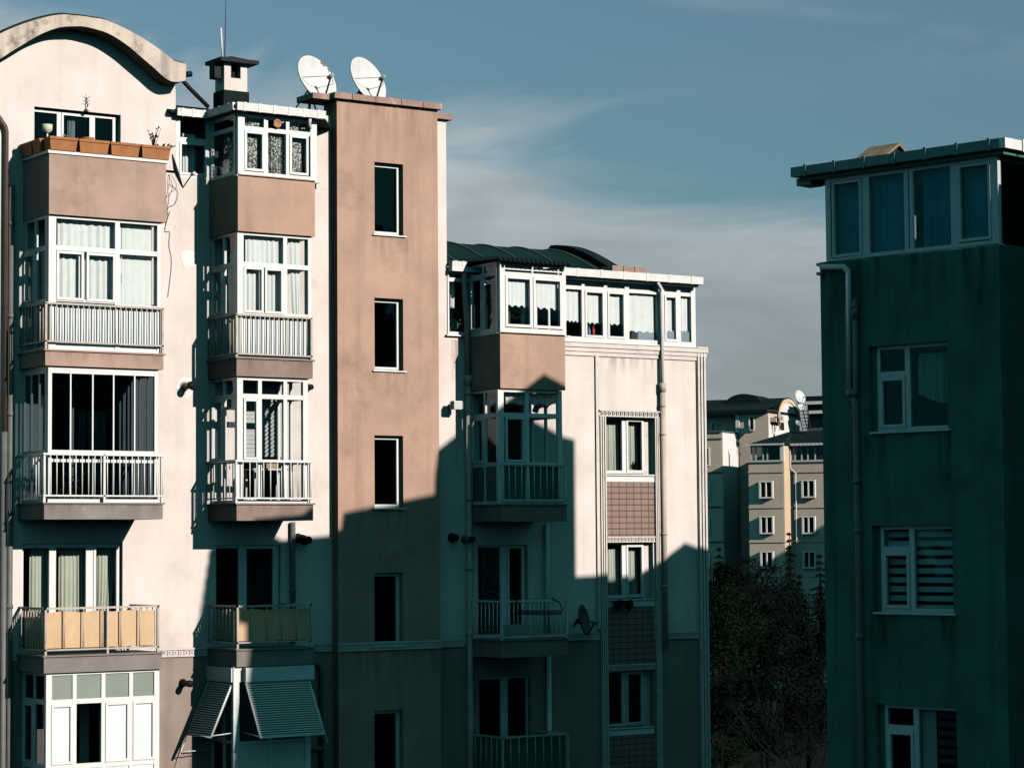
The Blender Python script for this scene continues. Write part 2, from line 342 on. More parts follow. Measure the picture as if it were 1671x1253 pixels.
def window(parent, name, m, u0, u1, v0, v1, posts=(), rails=(), sashes=(), edge=(.05, .05, .05, .05), d=.07, off=0, glassm='clear_glass', panes=None,
           panels=(), pmat='white_panel', frame='white_plastic', sill=None, room=None, roommat='dark_room', label=None, sf=.05, thing_=None):
    b = MB(); bars(b, m, u0, u1, v0, v1, posts, rails, sashes, edge, d, sf, off)
    o = b.build(name, frame, parent, label)
    g = MB()
    for a, c, e0, e1 in (panes if panes is not None else [(u0+.01, u1-.01, v0+.01, v1-.01)]):
        w = d*.55+off; g.quad(m(a, w, e0), m(c, w, e0), m(c, w, e1), m(a, w, e1))
    g.build('pane', glassm, o)
    if panels:
        g = MB()
        for a, c, e0, e1 in panels: g.box(a, c, d*.3+off, d*.5+off, e0, e1, m)
        g.build('infill_panel', pmat, o)
    if sill:
        g = MB(); g.box(u0-.06, u1+.06, sill[0], d*.8+off, v0-sill[1], v0-.003, m); g.build('sill', sill[2] if len(sill) > 2 else 'white_plastic', o)
    if room:
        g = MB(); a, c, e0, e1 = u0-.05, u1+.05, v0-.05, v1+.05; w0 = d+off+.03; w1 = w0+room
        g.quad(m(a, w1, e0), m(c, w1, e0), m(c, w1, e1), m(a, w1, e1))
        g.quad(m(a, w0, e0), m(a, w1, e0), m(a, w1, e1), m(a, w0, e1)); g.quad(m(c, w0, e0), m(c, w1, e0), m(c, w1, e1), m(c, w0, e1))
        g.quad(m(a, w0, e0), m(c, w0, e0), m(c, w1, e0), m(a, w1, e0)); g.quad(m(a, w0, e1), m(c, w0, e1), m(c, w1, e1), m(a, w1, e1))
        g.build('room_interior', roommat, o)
    return o
def curtain(name, label, m, u0, u1, v0, v1, w, material, folds=9, amp=.035, group=None, cat='curtain', drag=0, hem=0, seed=1, dip=0):
    """cloth hung in folds; drag pulls the lower edge sideways, hem makes a scalloped edge"""
    if material == 'white_curtain': amp *= .6
    if m in (FW, FG, GW_()): u0 += w*.62; u1 += w*.62
    rnd = random.Random(seed); nu, nv = folds*6, 14; ph = [rnd.uniform(-.6, .6) for _ in range(folds+2)]
    vs = []; fs = []
    for j in range(nv+1):
        t = j/nv
        for i in range(nu+1):
            s = i/nu; k = s*folds
            p = ph[int(k)]*(1-k % 1)+ph[int(k)+1]*(k % 1)
            a = amp*(.5+.5*(1-t))*math.sin(2*math.pi*k+p*2)+amp*.35*math.sin(5.1*k+p)
            bot = v0+(hem*abs(math.sin(math.pi*s*3.5)) if hem else 0)+dip*s*s
            u = u0+(u1-u0)*s
            if drag: u += drag*(1-t)**1.6*(1-s if drag > 0 else s)*(u1-u0)
            vs.append(m(u, w+a, bot+(v1-bot)*t))
    for j in range(nv):
        for i in range(nu): q = j*(nu+1)+i; fs.append([q, q+1, q+nu+2, q+nu+1])
    b = MB(); b.add(vs, fs, True)
    return b.build(name, material, None, label, cat, group)
def slats(name, label, m, u0, u1, v0, v1, w, material, pitch=.05, cat='blind', group=None, tilt=.012):
    b = MB(); n = max(2, int((v1-v0)/pitch)); p = (v1-v0)/n
    for i in range(n):
        z = v0+i*p; P = [m(u0, w+tilt, z), m(u1, w+tilt, z), m(u1, w-tilt, z+p*.9), m(u0, w-tilt, z+p*.9)]
        Q = [m(u0, w+tilt+.004, z), m(u1, w+tilt+.004, z), m(u1, w-tilt+.004, z+p*.9), m(u0, w-tilt+.004, z+p*.9)]
        b.add(P+Q, [[0, 1, 2, 3], [7, 6, 5, 4], [0, 4, 5, 1], [1, 5, 6, 2], [2, 6, 7, 3], [3, 7, 4, 0]])
    return b.build(name, material, None, label, cat, group)
def railing(parent, path, z0, z1, n, material='white_paint', r=.012, rail=.022, posts=(), top_h=.04, label=None, skip=0):
    """path is a list of (x, y); n bars per segment"""
    b = MB()
    for (p, q), k in zip(zip(path, path[1:]), n):
        P, Q = Vector((*p, 0)), Vector((*q, 0))
        for i in range(k+1):
            if i == k and q != path[-1]: continue
            a = P.lerp(Q, i/k); b.tube([(a.x, a.y, z0), (a.x, a.y, z1)], r, 6)
        for z, h in ((z0, .03), (z1, top_h)):
            d = (Q-P).normalized(); s = Vector((-d.y, d.x, 0))*rail
            A = P-d*.02; B = Q+d*.02
            b.add([A-s+Vector((0, 0, z-h/2)), A+s+Vector((0, 0, z-h/2)), B+s+Vector((0, 0, z-h/2)), B-s+Vector((0, 0, z-h/2)),
                   A-s+Vector((0, 0, z+h/2)), A+s+Vector((0, 0, z+h/2)), B+s+Vector((0, 0, z+h/2)), B-s+Vector((0, 0, z+h/2))],
                  [[0, 1, 2, 3], [4, 7, 6, 5], [0, 4, 5, 1], [1, 5, 6, 2], [2, 6, 7, 3], [3, 7, 4, 0]])
    for x, y, za in posts: b.box(x-.022, x+.022, y-.022, y+.022, za, z1)
    return b.build('railing', material, parent, label)
def frieze(parent, m, u0, u1, v0, v1, d=.05):
    b = MB(); h = v1-v0
    b.box(u0, u1, -d*.5, .002, v0, v1, m); b.box(u0, u1, -d, -d*.5-.001, v1-h*.2, v1, m); b.box(u0, u1, -d*.8, -d*.5-.001, v0, v0+h*.12, m)
    p = h*.72; k = int((u1-u0)/p); a0 = u0+((u1-u0)-k*p)/2
    for i in range(k):
        a = a0+i*p; e = -d*.85; g = -d*.5-.001
        b.box(a+p*.1, a+p*.26, e, g, v0+h*.2, v0+h*.62, m); b.box(a+p*.1, a+p*.8, e, g, v0+h*.62, v0+h*.74, m)
        b.box(a+p*.62, a+p*.8, e, g, v0+h*.36, v0+h*.62, m); b.box(a+p*.42, a+p*.62, e, g, v0+h*.36, v0+h*.46, m)
    return b.build('frieze', 'moulding', parent)
def fluted(b, m, u0, u1, v0, v1, d, n=3):
    b.box(u0, u1, -d*.55, .002, v0, v1, m); s = (u1-u0)/n
    for i in range(n): b.box(u0+s*(i+.12), u0+s*(i+.72), -d, -d*.55-.001, v0, v1, m)
def gutter(b, p, q, r=.07, joints=5):
    p, q = Vector(p), Vector(q); d = (q-p).normalized(); s = Vector((-d.y, d.x, 0))
    def bar(a, c, k):      # box section, a little narrower below
        P = [o+s*(x*r*k)+Vector((0, 0, z*r*k)) for o in (a, c) for x, z in ((-.8, -1), (.8, -1), (1, 1), (-1, 1))]
        b.add(P, [[0, 1, 2, 3], [7, 6, 5, 4], [0, 4, 5, 1], [1, 5, 6, 2], [2, 6, 7, 3], [3, 7, 4, 0]])
    bar(p, q, 1)
    for i in range(joints): a = p.lerp(q, (i+.5)/joints); bar(a-d*.03, a+d*.03, 1.1)

# ================================================================== planes of the sunlit block
GW = None
def GW_(): return GW
YB = 43.37; W = 44.62; YG = YB+.07
FW = facade(W); FG = facade(YG); FB = facade(YB)
T = {5: 18.62, 4: 15.73, 3: 12.82, 2: 9.93, 1: 7.03}          # tops of the balcony slabs
def wx(px, py, y=W): return PY(px, py, y).x
def wz(px, py, y=W): return PY(px, py, y).z
BLD = thing('apartment_building', (27, 49, 0), 'tall sunlit cream and pink apartment block with arched gable, glazed balconies and stair tower', 'apartment building', None)
# ------------------------------------------------------------------ walls
X0 = 3.0; XA = 22.25; XT0, XT1 = wx(551, 600, W-.25), wx(716, 600, W-.25); XE = 35.92
XTC = wx(728.5, 300)                                          # right edge of the cream strip of the tower
xl1, xr1 = 18.90, 21.37
xl2, xr2 = 22.98, wx(511, 848, YB)
xl3, xr3 = 29.33, wx(925, 836, YB)
zsill = wz(1030, 561); zcw = wz(430, 284, YG)                 # sill of the wing's glass storey, sill of the top glazing beside the tower
Hh = {}
Hh['arch'] = (wx(56, 205), wx(197, 205), 18.75, wz(126, 181))
Hh['b1mid'] = (19.35, 21.0, 12.9, 15.15)
Hh['b1low'] = (wx(36, 940), wx(200, 940), 9.95, wz(118, 886))
Hh['b1base'] = (wx(118, 1190), wx(176, 1190), 7.08, 9.3)
Hh['b2mid'] = (wx(390, 690), wx(466, 690), 12.9, wz(430, 648))
Hh['b2low'] = (wx(352, 940), wx(458, 940), 9.95, wz(405, 889))
Hh['b2base'] = (23.3, 24.5, 7.08, 9.2)
Hh['b3mid'] = (29.6, 30.85, 12.9, 15.1)
Hh['b3low'] = (wx(780, 930), wx(862, 930), 9.95, wz(820, 889))
Hh['b3base'] = (wx(782, 1150), wx(866, 1150), 7.05, wz(820, 1103))
CW = []                                                       # the three windows of the wing's column
for pt, pb in ((680, 774), (885, 977), (1093, 1186)):
    h = (wx(987.5, (pt+pb)/2), wx(1066, (pt+pb)/2), wz(1027, pb), wz(1027, pt)); CW.append(h)
b = MB(); zb = 9.80
def seg(b, u0, u1, v0, v1): b.wall(FW, u0, u1, v0, v1, [h for h in list(Hh.values())+CW if u0 < (h[0]+h[1])/2 < u1 and v0 < (h[2]+h[3])/2 < v1])
bb = MB()
seg(b, X0, XA, zb, 21.15); seg(b, XA, XT0+.1, zb, zcw-.02); seg(b, XT1-.1, XE, zb, zsill)
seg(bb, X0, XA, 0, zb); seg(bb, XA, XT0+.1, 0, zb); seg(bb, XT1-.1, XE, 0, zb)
# gable under the arch, returns, end wall, back wall, pier right of the top glazing
AF = W-.45
outer = [(0, 62), (18, 50), (45.5, 38.5), (76, 30.5), (100, 27.8), (118, 27.3), (150, 29), (176, 34), (212, 50.5), (243, 69), (261, 81.5), (274, 91.5), (283, 98.5), (291, 101.5), (304, 105)]
lower = [(0, 88), (18, 73), (39, 58.5), (61, 49.5), (88, 45), (115, 43.5), (146, 45.5), (176, 54.6), (206, 73), (230.5, 93.5), (252, 112), (267, 125.5), (279, 132.8), (290, 134), (303, 132)]
def arc(pts):
    r = [(PY(x, y, AF).x, PY(x, y, AF).z) for x, y in pts]; xc = 20.02
    r = [q for q in r if q[0] > xc]; top = max(q[1] for q in r)
    r = [(xc, top+.005)]+r
    # finer, smooth
    out = []
    for i in range(len(r)-1):
        p0 = r[max(i-1, 0)]; p1 = r[i]; p2 = r[i+1]; p3 = r[min(i+2, len(r)-1)]
        if i == 0: p0 = (2*xc-p2[0], p2[1])
        for k in range(4):
            t = k/4; f = lambda a, b_, c, d: .5*((2*b_)+(-a+c)*t+(2*a-5*b_+4*c-d)*t*t+(-a+3*b_-3*c+d)*t**3)
            out.append((f(p0[0], p1[0], p2[0], p3[0]), f(p0[1], p1[1], p2[1], p3[1])))
    out.append(r[-1]); return [(2*xc-x, z) for x, z in out[::-1]]+out[1:]
AO, AL = arc(outer), arc(lower)
gab = [(x, z+.06) for x, z in AL if 17.9 < x < XA-.02]
gz0 = 21.15
gab = [(x, max(z, gz0+.01)) for x, z in gab]
n = len(gab)
for (xa, za), (xb_, zb_) in zip(gab, gab[1:]): b.quad((xa, W, gz0), (xb_, W, gz0), (xb_, W, zb_), (xa, W, za))
b.quad((gab[-1][0], W, gz0), (XA, W, gz0), (XA, W, gz0+.1), (gab[-1][0], W, gab[-1][1]))
b.box(XA-.1, XA, W+.002, W+9, zcw, 21.2); b.box(XE-.1, XE-.002, W+.002, W+11, 0, zsill)
b.box(X0, XE, W+11, W+11.2, 0, zsill+.1)
b.box(wx(516, 230), XT0+.1, W, W+.4, zcw-.018, wz(524, 188)); b.box(X0, X0+.2, W+.002, W+11, 0, 21)
b.build('wall', 'cream_stucco', BLD)
for x in (5.2, 8.6, 12.0):
    for z in (7.9, 10.8, 13.7, 16.6): window(BLD, 'window', FW, x, x+1.5, z, z+1.5, posts=[(x+.7, x+.8)], off=-.09, d=.08, glassm='dark_glass', sill=(-.14, .03))
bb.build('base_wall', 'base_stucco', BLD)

# ------------------------------------------------------------------ arched gable band
b = MB(); band = AL+AO[::-1]
k = len(AL); P = []
for y in (AF, W+8): P.append([(x, y, z) for x, z in AL]+[(x, y, z) for x, z in AO])
na, no = len(AL), len(AO)
vs = P[0]+P[1]; o2 = na+no; fs = []
for i in range(na-1): fs.append([i, i+1, o2+i+1, o2+i])
for i in range(no-1): fs.append([na+i, na+i+1, o2+na+i+1, o2+na+i])
# front and back faces: strips between the two curves
def strip(off):
    i = j = 0
    while i < na-1 or j < no-1:
        if j == no-1 or (i < na-1 and AL[i+1][0] <= AO[j+1][0]): fs.append([off+i, off+i+1, off+na+j]); i += 1
        else: fs.append([off+i, off+na+j+1, off+na+j]); j += 1
strip(0); strip(o2)
fs.append([na-1, na+no-1, o2+na+no-1, o2+na-1]); fs.append([0, na, o2+na, o2])
b.add(vs, fs)
arch = b.build('arched_gable_roof', 'arch_concrete', BLD)
b = MB(); b.add([(x, y, z+.012) for y in (AF+.12, W+8) for x, z in AO], [[i, i+1, no+i+1, no+i] for i in range(no-1)])
b.add([(x, y, z+.055) for y in (AF+.12, W+8) for x, z in AO], [[i, i+1, no+i+1, no+i] for i in range(no-1)])
b.add([(x, AF+.12, z+h) for h in (.012, .055) for x, z in AO], [[i, i+1, no+i+1, no+i] for i in range(no-1)])
b.build('roof_sheet', 'green_metal_roof', arch)

# ------------------------------------------------------------------ stair tower
ztw = wz(640, 172, W-.25); FT = facade(W-.25)
b = MB(); holes = []
TW = []
for pt, pb in ((266.5, 383.5), (487, 604.5), (710.5, 828.7), (934, 1052.5), (1158, 1276)):
    h = (wx(611.2, (pt+pb)/2, W-.25), wx(658, (pt+pb)/2, W-.25), wz(634, pb, W-.25), wz(634, pt, W-.25)); TW.append(h)
b.wall(FT, XT0, XT1, 0, ztw, TW, .17)
b.quad((XT0, W-.25, 0), (XT0, W+.3, 0), (XT0, W+.3, ztw), (XT0, W-.25, ztw)); b.quad((XT1, W-.25, 0), (XT1, W+.3, 0), (XT1, W+.3, ztw), (XT1, W-.25, ztw))
tower = b.build('stair_tower', 'pink_stucco', BLD)
zt2 = wz(722, 196)
b = MB(); b.box(XT1-.1, XTC, W+.004, W+4.5, zsill, zt2); b.box(XT0+.02, XT1-.101, W+2.2, W+4.5, zsill, zt2-.01); b.box(XT0+.02, XT0+.2, W+.31, W+2.199, zsill, zt2-.01); b.build('tower_core', 'cream_stucco', BLD)
b = MB()
xs = [XT0-.12, *[wx(p, 168, W-.4) for p in (577, 615, 657, 692)], XT1+.06]
for a, c in zip(xs, xs[1:]): b.box(a+.008, c-.008, W-.36, W+.6, ztw+.002, ztw+.13)
for k in range(4): b.box(XT1+.07, XTC+.12, W-.1+k*1.1, W+.98+k*1.1, zt2+.002, zt2+.12)
xq = wx(503, 165); b.box(xq, XT0-.14, W-.2, W+.5, ztw-.02, ztw+.1)
b.build('coping', 'coping_tile', BLD)
for h in TW:
    window(BLD, 'window', FT, h[0], h[1]-.0, h[2], h[3], edge=(.05, .05, .05, .05), sashes=[(h[0]+.03, h[1]-.03, h[2]+.03, h[3]-.03)], d=.07, off=.15, room=1.5, glassm='dark_glass',
           sill=(-.05, .03), sf=.05)

# ------------------------------------------------------------------ bays: slabs, parapets, glazing
def slab(x0, x1, z0, z1, material, y0=YB):
    b = MB(); b.box(x0, x1, y0, W-.002, z0, z1)
    b.box(x0-.035, x1+.035, y0-.035, W-.002, z1+.001, z1+.03)
    return b.build('balcony_slab', material, BLD)
def parapet(x0, x1, z0, z1, material, cap=True):
    b = MB(); b.box(x0, x1, YB, YB+.13, z0, z1); b.box(x0, x0+.13, YB+.131, W-.002, z0, z1); b.box(x1-.13, x1, YB+.131, W-.002, z0, z1)
    b.box(x0+.131, x1-.131, YB+.131, W-.002, z0+.001, z0+.3)
    o = b.build('balcony_parapet', material, BLD)
    if cap:
        b = MB(); b.box(x0-.03, x1+.03, YB-.03, YB+.16, z1+.001, z1+.06); b.box(x0-.03, x0+.16, YB+.161, W-.002, z1+.001, z1+.06); b.box(x1-.16, x1+.03, YB+.161, W-.002, z1+.001, z1+.06)
        b.build('cap_moulding', 'white_paint', o)
    return o
zp1 = wz(170, 258, YB)
parapet(xl1+.05, xr1+.05, 18.32, zp1, 'rose_stucco')
slab(xl1-.01, xr1, 15.42, T[4]-.03, 'rose_stucco'); slab(xl1-.02, xr1-.01, 12.50, T[3]-.03, 'grey_stucco'); slab(xl1-.01, xr1-.03, 9.60, T[2]-.03, 'grey_stucco')
o = parapet(xl2+.03, wx(514, 340, YB), 18.26, wz(450, 288, YB)-.01, 'pink_stucco', cap=False)
slab(xl2, xr2, 15.35, T[4]-.03, 'brown_stucco'); slab(xl2, xr2, 12.47, T[3]-.03, 'brown_stucco'); slab(xl2, xr2, 9.58, T[2]-.03, 'grey_stucco')
zp3 = wz(870, 544, YB)
parapet(xl3, xr3-.01, wz(870, 635, YB), zp3, 'pink_stucco', cap=False)
slab(xl3, xr3, 12.44, T[3]-.03, 'brown_stucco'); slab(xl3-.02, xr3, 9.55, T[2]-.03, 'brown_stucco'); slab(xl3-.02, xr3, 6.65, T[1]-.03, 'brown_stucco')
slab(xl1, xr1, 6.7, T[1]-.03, 'grey_stucco'); slab(xl2, xr2, 6.7, T[1]-.03, 'grey_stucco')

gx = lambda px, py=450: wx(px, py, YG)
gzz = lambda px, py: wz(px, py, YG)
def sides(xl, xr, z0, z1, rails, midp=True, sash=True, **k):
    fl = flank(xl+.07); fr = lambda u, w, v: (xr-.05-w, u, v)
    y0, y1 = YG+.075, W-.003; ym = y0+(y1-y0)*.5
    p = [(ym-.03, ym+.03)] if midp else []
    sh = [(ym+.03, y1-.02, max([r[1] for r in rails if r[1] < z0+1.2] or [z0+.06]), min([r[0] for r in rails if r[0] > z0+1.3] or [z1-.06]))] if sash else []
    window(BLD, 'balcony_glazing', fl, y0, y1, z0, z1, posts=p, rails=rails, sashes=sh, d=.06, edge=(.07, .06, .06, .06), **k)
    window(BLD, 'balcony_glazing', fr, y0, y1, z0, z1, posts=p, rails=rails, d=.06, edge=(.07, .06, .06, .06), **k)

# bay beside the drainpipe, fourth level: white curtains, white boarded lower half
z0, z1 = T[4], 18.318
tr = (gzz(170, 413), gzz(170, 405)); lo = (gzz(160, 499), gzz(160, 491))
u0, u1 = gx(79.5), gx(262)
window(BLD, 'balcony_glazing', FG, u0, u1, z0, z1, posts=[(gx(188), gx(195.5))], rails=[tr, (lo[0], lo[0]+.1, u0+.14, gx(188)), (lo[0], lo[0]+.05)],
       sashes=[(gx(92), gx(136.5), lo[0]+.08, tr[0]-.01), (gx(141), gx(188), lo[0]+.08, tr[0]-.01)], edge=(.15, .07, .06, .06), d=.08, panels=[(u0+.1, u1-.05, z0+.05, lo[0]+.02)])
sides(xl1, u1+.03, z0, z1, [tr, lo])
yr = YB+.01; xa, xb = xl1+.0, u1+.0
railing(BLD, [(xl1, W-.02), (xl1, yr), (xr1-.02, yr), (xr1-.02, W-.02)], gzz(170, 561), lo[0]-.0, [9, 22, 6], 'worn_paint', r=.013, posts=[(xl1, yr, T[4]), (xr1-.02, yr, T[4])])
curtain('curtain', 'long white curtain behind the fourth-level balcony glass, drawn aside at one bottom corner', FG, gx(91), gx(196), lo[0]+.02, z1-.05, .16, 'white_curtain', 9, .035, 'white balcony curtains', dip=-.3, seed=3)
curtain('curtain', 'smooth white curtain in the right pane of the fourth-level bay next to the arched gable', FG, gx(197), gx(246), T[4]+.1, z1-.08, .17, 'white_curtain', 4, .012, 'white balcony curtains', seed=5)

# third level: frameless folding glass, open railing below
z0, z1 = T[3], 15.415
u0, u1 = gx(78.5, 680), gx(257.5, 680)
top = (gzz(165, 611), gzz(165, 604)); mid = (gzz(165, 741), gzz(165, 735))
window(BLD, 'balcony_glazing', FG, u0, u1, z0, z1-.001, posts=[(gx(p, 680)-.014, gx(p, 680)+.014) for p in (115.5, 151.6, 185.6, 220)], rails=[top, mid, (mid[0]-.16, mid[0]-.1)], edge=(.075, .07, .08, .06), d=.06, glassm='smoked_glass')
for fl in (flank(xl1+.07), (lambda u, w, v: (u1+.02-w, u, v))):
    y0, y1 = YG+.065, W-.003; q = (y1-y0)/3
    window(BLD, 'balcony_glazing', fl, y0, y1, z0, z1-.001, posts=[(y0+q*k-.012, y0+q*k+.012) for k in (1, 2)], rails=[top, mid], edge=(.06, .05, .06, .06), d=.05, glassm='smoked_glass')
railing(BLD, [(xl1-.03, W-.02), (xl1-.03, yr-.02), (xr1-.02, yr-.02), (xr1-.02, W-.02)], gzz(165, 809), gzz(165, 742), [10, 19, 6], 'white_plastic', r=.012, posts=[(xl1-.02, yr, T[3]), (gx(167, 770), yr-.02, T[3]), (xr1-.03, yr, T[3])])
window(BLD, 'window', FW, *Hh['b1mid'], posts=[(20.0, 20.09)], edge=(.08, .08, .08, .08), d=.07, off=.1, room=2, glassm='dark_glass', frame='grey_frame')
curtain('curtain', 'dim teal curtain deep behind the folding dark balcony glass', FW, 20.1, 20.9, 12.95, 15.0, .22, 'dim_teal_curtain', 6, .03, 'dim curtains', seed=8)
# things on that balcony
t = thing('drying_rack', (19.7, 44.0, T[3]), 'folded grey laundry rack standing behind the white bars of the dark glazed balcony', 'drying rack')
b = MB()
for y in (43.8, 44.2):
    b.tube([(19.35, y, T[3]), (20.05, y, T[3]+.72)], .012, 6); b.tube([(20.05, y, T[3]), (19.35, y, T[3]+.72)], .012, 6)
b.build('leg', 'grey_pipe', t)
b = MB()
for k in range(7): b.tube([(19.35+k*.115, 43.78, T[3]+.72), (19.35+k*.115, 44.22, T[3]+.72)], .008, 6)
b.tube([(19.3, 43.78, T[3]+.72), (20.1, 43.78, T[3]+.72)], .012, 6); b.tube([(19.3, 44.22, T[3]+.72), (20.1, 44.22, T[3]+.72)], .012, 6)
b.build('rack_top', 'grey_pipe', t)

# second level: open balcony with canvas, glazed door and windows in the wall
h = Hh['b1low']; px = lambda p: wx(p, 940, W+.1)
window(BLD, 'window', FW, h[0], px(193), h[2], h[3]-.0, posts=[(px(79), px(90)), (px(139), px(151))], sashes=[(px(151), px(192), h[2]+.05, h[3]-.04)], edge=(.05, .06, .05, .09), d=.07, off=.06, room=1.6, glassm='clear_glass')
b = MB(); b.box(px(193)+.002, h[1]-.002, W+.11, W+.155, h[2], h[3]); b.build('reveal_board', 'grey_frame', BLD)
curtain('curtain', 'sage green curtain behind the left pane over the tan canvas balcony', FW, px(40), px(78), h[2]+.05, h[3]-.1, .3, 'sage_curtain', 6, .03, 'sage curtains', seed=11)
curtain('curtain', 'sage green curtain behind the middle pane over the tan canvas balcony', FW, px(88), px(128), h[2]+.05, h[3]-.1, .3, 'sage_curtain', 6, .035, 'sage curtains', seed=12)
curtain('curtain', 'sage green curtain swept left behind the right pane over the tan canvas balcony', FW, px(150), px(180), h[2]+.05, h[3]-.1, .3, 'sage_curtain', 5, .035, 'sage curtains', seed=13, drag=-.4)
zr0, zr1 = wz(160, 1058, YB), wz(160, 991, YB)
rp = [(xl1+.02, W-.02), (xl1+.02, YB+.02), (xr1-.1, YB+.02)]
railing(BLD, [*rp, (xr1-.1, W-.02)], zr0, zr1, [9, 6, 5], 'worn_paint', r=.014, rail=.02, posts=[(xl1+.03, YB+.03, T[2]), (20.2, YB+.02, T[2]), (xr1-.1, YB+.03, T[2])])
def canvas(name, label, path, z0, z1, material, seed, sag=.03):
    b = MB(); rnd = random.Random(seed); pts = []
    for (p, q) in zip(path, path[1:]):
        P, Q = Vector((*p, 0)), Vector((*q, 0)); d = (Q-P).normalized(); s = Vector((d.y, -d.x, 0)); k = max(6, int((Q-P).length/.05))
        for i in range(k): pts.append((P.lerp(Q, i/k), s))
    pts.append((Vector((*path[-1], 0)), s))
    vs = []; nv = 8; off = [rnd.uniform(-1, 1) for _ in pts]
    for j in range(nv+1):
        t = j/nv
        for i, (p, s) in enumerate(pts):
            o = .012*math.sin(i*.55+off[0])*(1-t*.5)+.006*off[i]; zz = z0+(z1-z0)*t-(sag*math.sin(math.pi*((i % 14)/14)) if j == nv else 0)
            q = p-s*(o+.03); vs.append((q.x, q.y, zz))
    n = len(pts); b.add(vs, [[j*n+i, j*n+i+1, (j+1)*n+i+1, (j+1)*n+i] for j in range(nv) for i in range(n-1)], True)
    return b.build(name, material, None, label, 'canvas screen', 'canvas balcony screens')
canvas('canvas_screen', 'sunlit tan canvas tied inside the railing of the left balcony', [(xl1+.05, W-.1), (xl1+.05, YB+.06), (xr1-.13, YB+.06)], zr0+.03, zr1-.05, 'tan_canvas', 2)

# first level: white and frosted glazing
z0, z1 = T[1], 9.598
u0, u1 = gx(75, 1180), gx(260, 1180)
tr = (gzz(165, 1146), gzz(165, 1138)); bt = (gzz(165, 1251), gzz(165, 1243))
P1 = [(118.5, 125), (165.6, 172), (211, 217)]
cc = [u0+.11]+[v for a, c in P1 for v in (gx(a, 1180), gx(c, 1180))]+[u1-.1]
window(BLD, 'balcony_glazing', FG, u0, u1, z0, z1, posts=[(gx(a, 1180), gx(c, 1180)) for a, c in P1], rails=[tr, bt], sashes=[(cc[4], cc[5], bt[1], tr[0]), (cc[0], cc[1], bt[1], tr[0]), (cc[6], cc[7], bt[1], tr[0])], edge=(.12, .11, .06, .05), d=.08,
       panels=[(cc[0]-.02, cc[1]+.02, z0+.05, tr[0]+.02), (cc[4]-.02, cc[7]+.02, z0+.05, tr[0]+.02), (cc[2]-.02, cc[3]+.02, z0+.05, bt[1])], pmat='white_panel', panes=[(cc[0], cc[1], bt[0], z1-.05)])
b = MB()
for a, c in zip(cc[::2], cc[1::2]): b.box(a-.02, c+.02, YG+.03, YG+.045, tr[1]-.02, z1-.03)
b.build('infill_panel', 'sage_panel', BLD, 'grey frosted panes along the top')
sides(xl1+.02, u1+.03, z0, z1, [tr, bt], glassm='smoked_glass')
window(BLD, 'window', FW, *Hh['b1base'], posts=[(wx(134, 1190), wx(149, 1190))], edge=(.12, .12, .08, .1), d=.07, off=.1, room=1, glassm='dark_glass')

# ------------------------------------------------------------------ second bay
# fourth level
z0, z1 = T[4], 18.258
u0, u1 = gx(387.5), gx(508)
tr = (gzz(455, 438), gzz(455, 430.5)); lo = (gzz(455, 519), gzz(455, 511))
window(BLD, 'balcony_glazing', FG, u0, u1, z0, z1, posts=[(gx(462.5), gx(469))], rails=[tr, lo], sashes=[(gx(398), gx(430), lo[1]-.02, tr[0]-.005), (gx(432), gx(462), lo[1]-.02, tr[0]-.005)], edge=(.14, .075, .06, .06), d=.08, panels=[(u0+.1, u1-.05, z0+.05, lo[0]+.02)])
sides(xl2, u1+.03, z0, z1, [tr, lo])
railing(BLD, [(xl2, W-.02), (xl2, yr), (xr2-.03, yr), (xr2-.03, W-.02)], gzz(450, 580), gzz(450, 517), [9, 16, 6], 'worn_paint', r=.013, posts=[(xl2, yr, T[4]), (xr2-.03, yr, T[4])])
curtain('curtain', 'gathered white curtain in the left panes of the fourth-level bay beside the stair tower', FG, gx(399), gx(464), lo[0], z1-.05, .15, 'white_curtain', 8, .03, 'white balcony curtains', seed=21)
curtain('curtain', 'narrow white curtain in the right pane of the fourth-level bay beside the stair tower', FG, gx(470), gx(489), lo[0], z1-.05, .15, 'white_curtain', 3, .03, 'white balcony curtains', seed=22, drag=.3)
# third level
z0, z1 = T[3], 15.348
u0, u1 = gx(387, 700), gx(502.5, 700)
tr = (gzz(440, 651), gzz(440, 643.5)); lo = (gzz(440, 756), gzz(440, 750))
window(BLD, 'balcony_glazing', FG, u0, u1, z0, z1, posts=[(gx(421.5, 700), gx(427.5, 700)), (gx(463, 700), gx(468.8, 700))], rails=[tr, (lo[0], lo[1])], sashes=[(gx(397.5, 700), gx(421.5, 700), lo[1], tr[0]-.005)], edge=(.13, .11, .06, .07), d=.08)
sides(xl2, u1+.03, z0, z1, [tr, lo])
railing(BLD, [(xl2-.02, W-.02), (xl2-.02, yr-.02), (xr2-.05, yr-.02), (xr2-.05, W-.02)], gzz(450, 813), gzz(450, 753), [9, 11, 5], 'white_plastic', r=.012, posts=[(xl2-.01, yr, T[3]), (xr2-.05, yr, T[3])])
h = Hh['b2mid']
window(BLD, 'window', FW, *h, posts=[(wx(421, 690), wx(428, 690))], edge=(.05, .05, .06, .08), d=.07, off=.08, room=1.2, glassm='clear_glass')
slats('venetian_blind', 'grey slatted blind behind the glazed third-level bay beside the stair tower', FW, h[0]+.05, h[1]-.05, h[2]+.9, h[3]-.1, .05, 'white_blind', .085, 'blind', 'slatted blinds', .02)
t = thing('cardboard_box', (24.1, 44.2, T[3]), 'small brown box on a low table inside the clear glazed bay', 'box')
b = MB(); b.box(23.85, 24.3, 44.05, 44.4, T[3]+.72, T[3]+.9); b.build('carton', 'cardboard', t)
t2 = thing('side_table', (24.1, 44.2, T[3]), 'low grey table inside the clear glazed third-level bay', 'table')
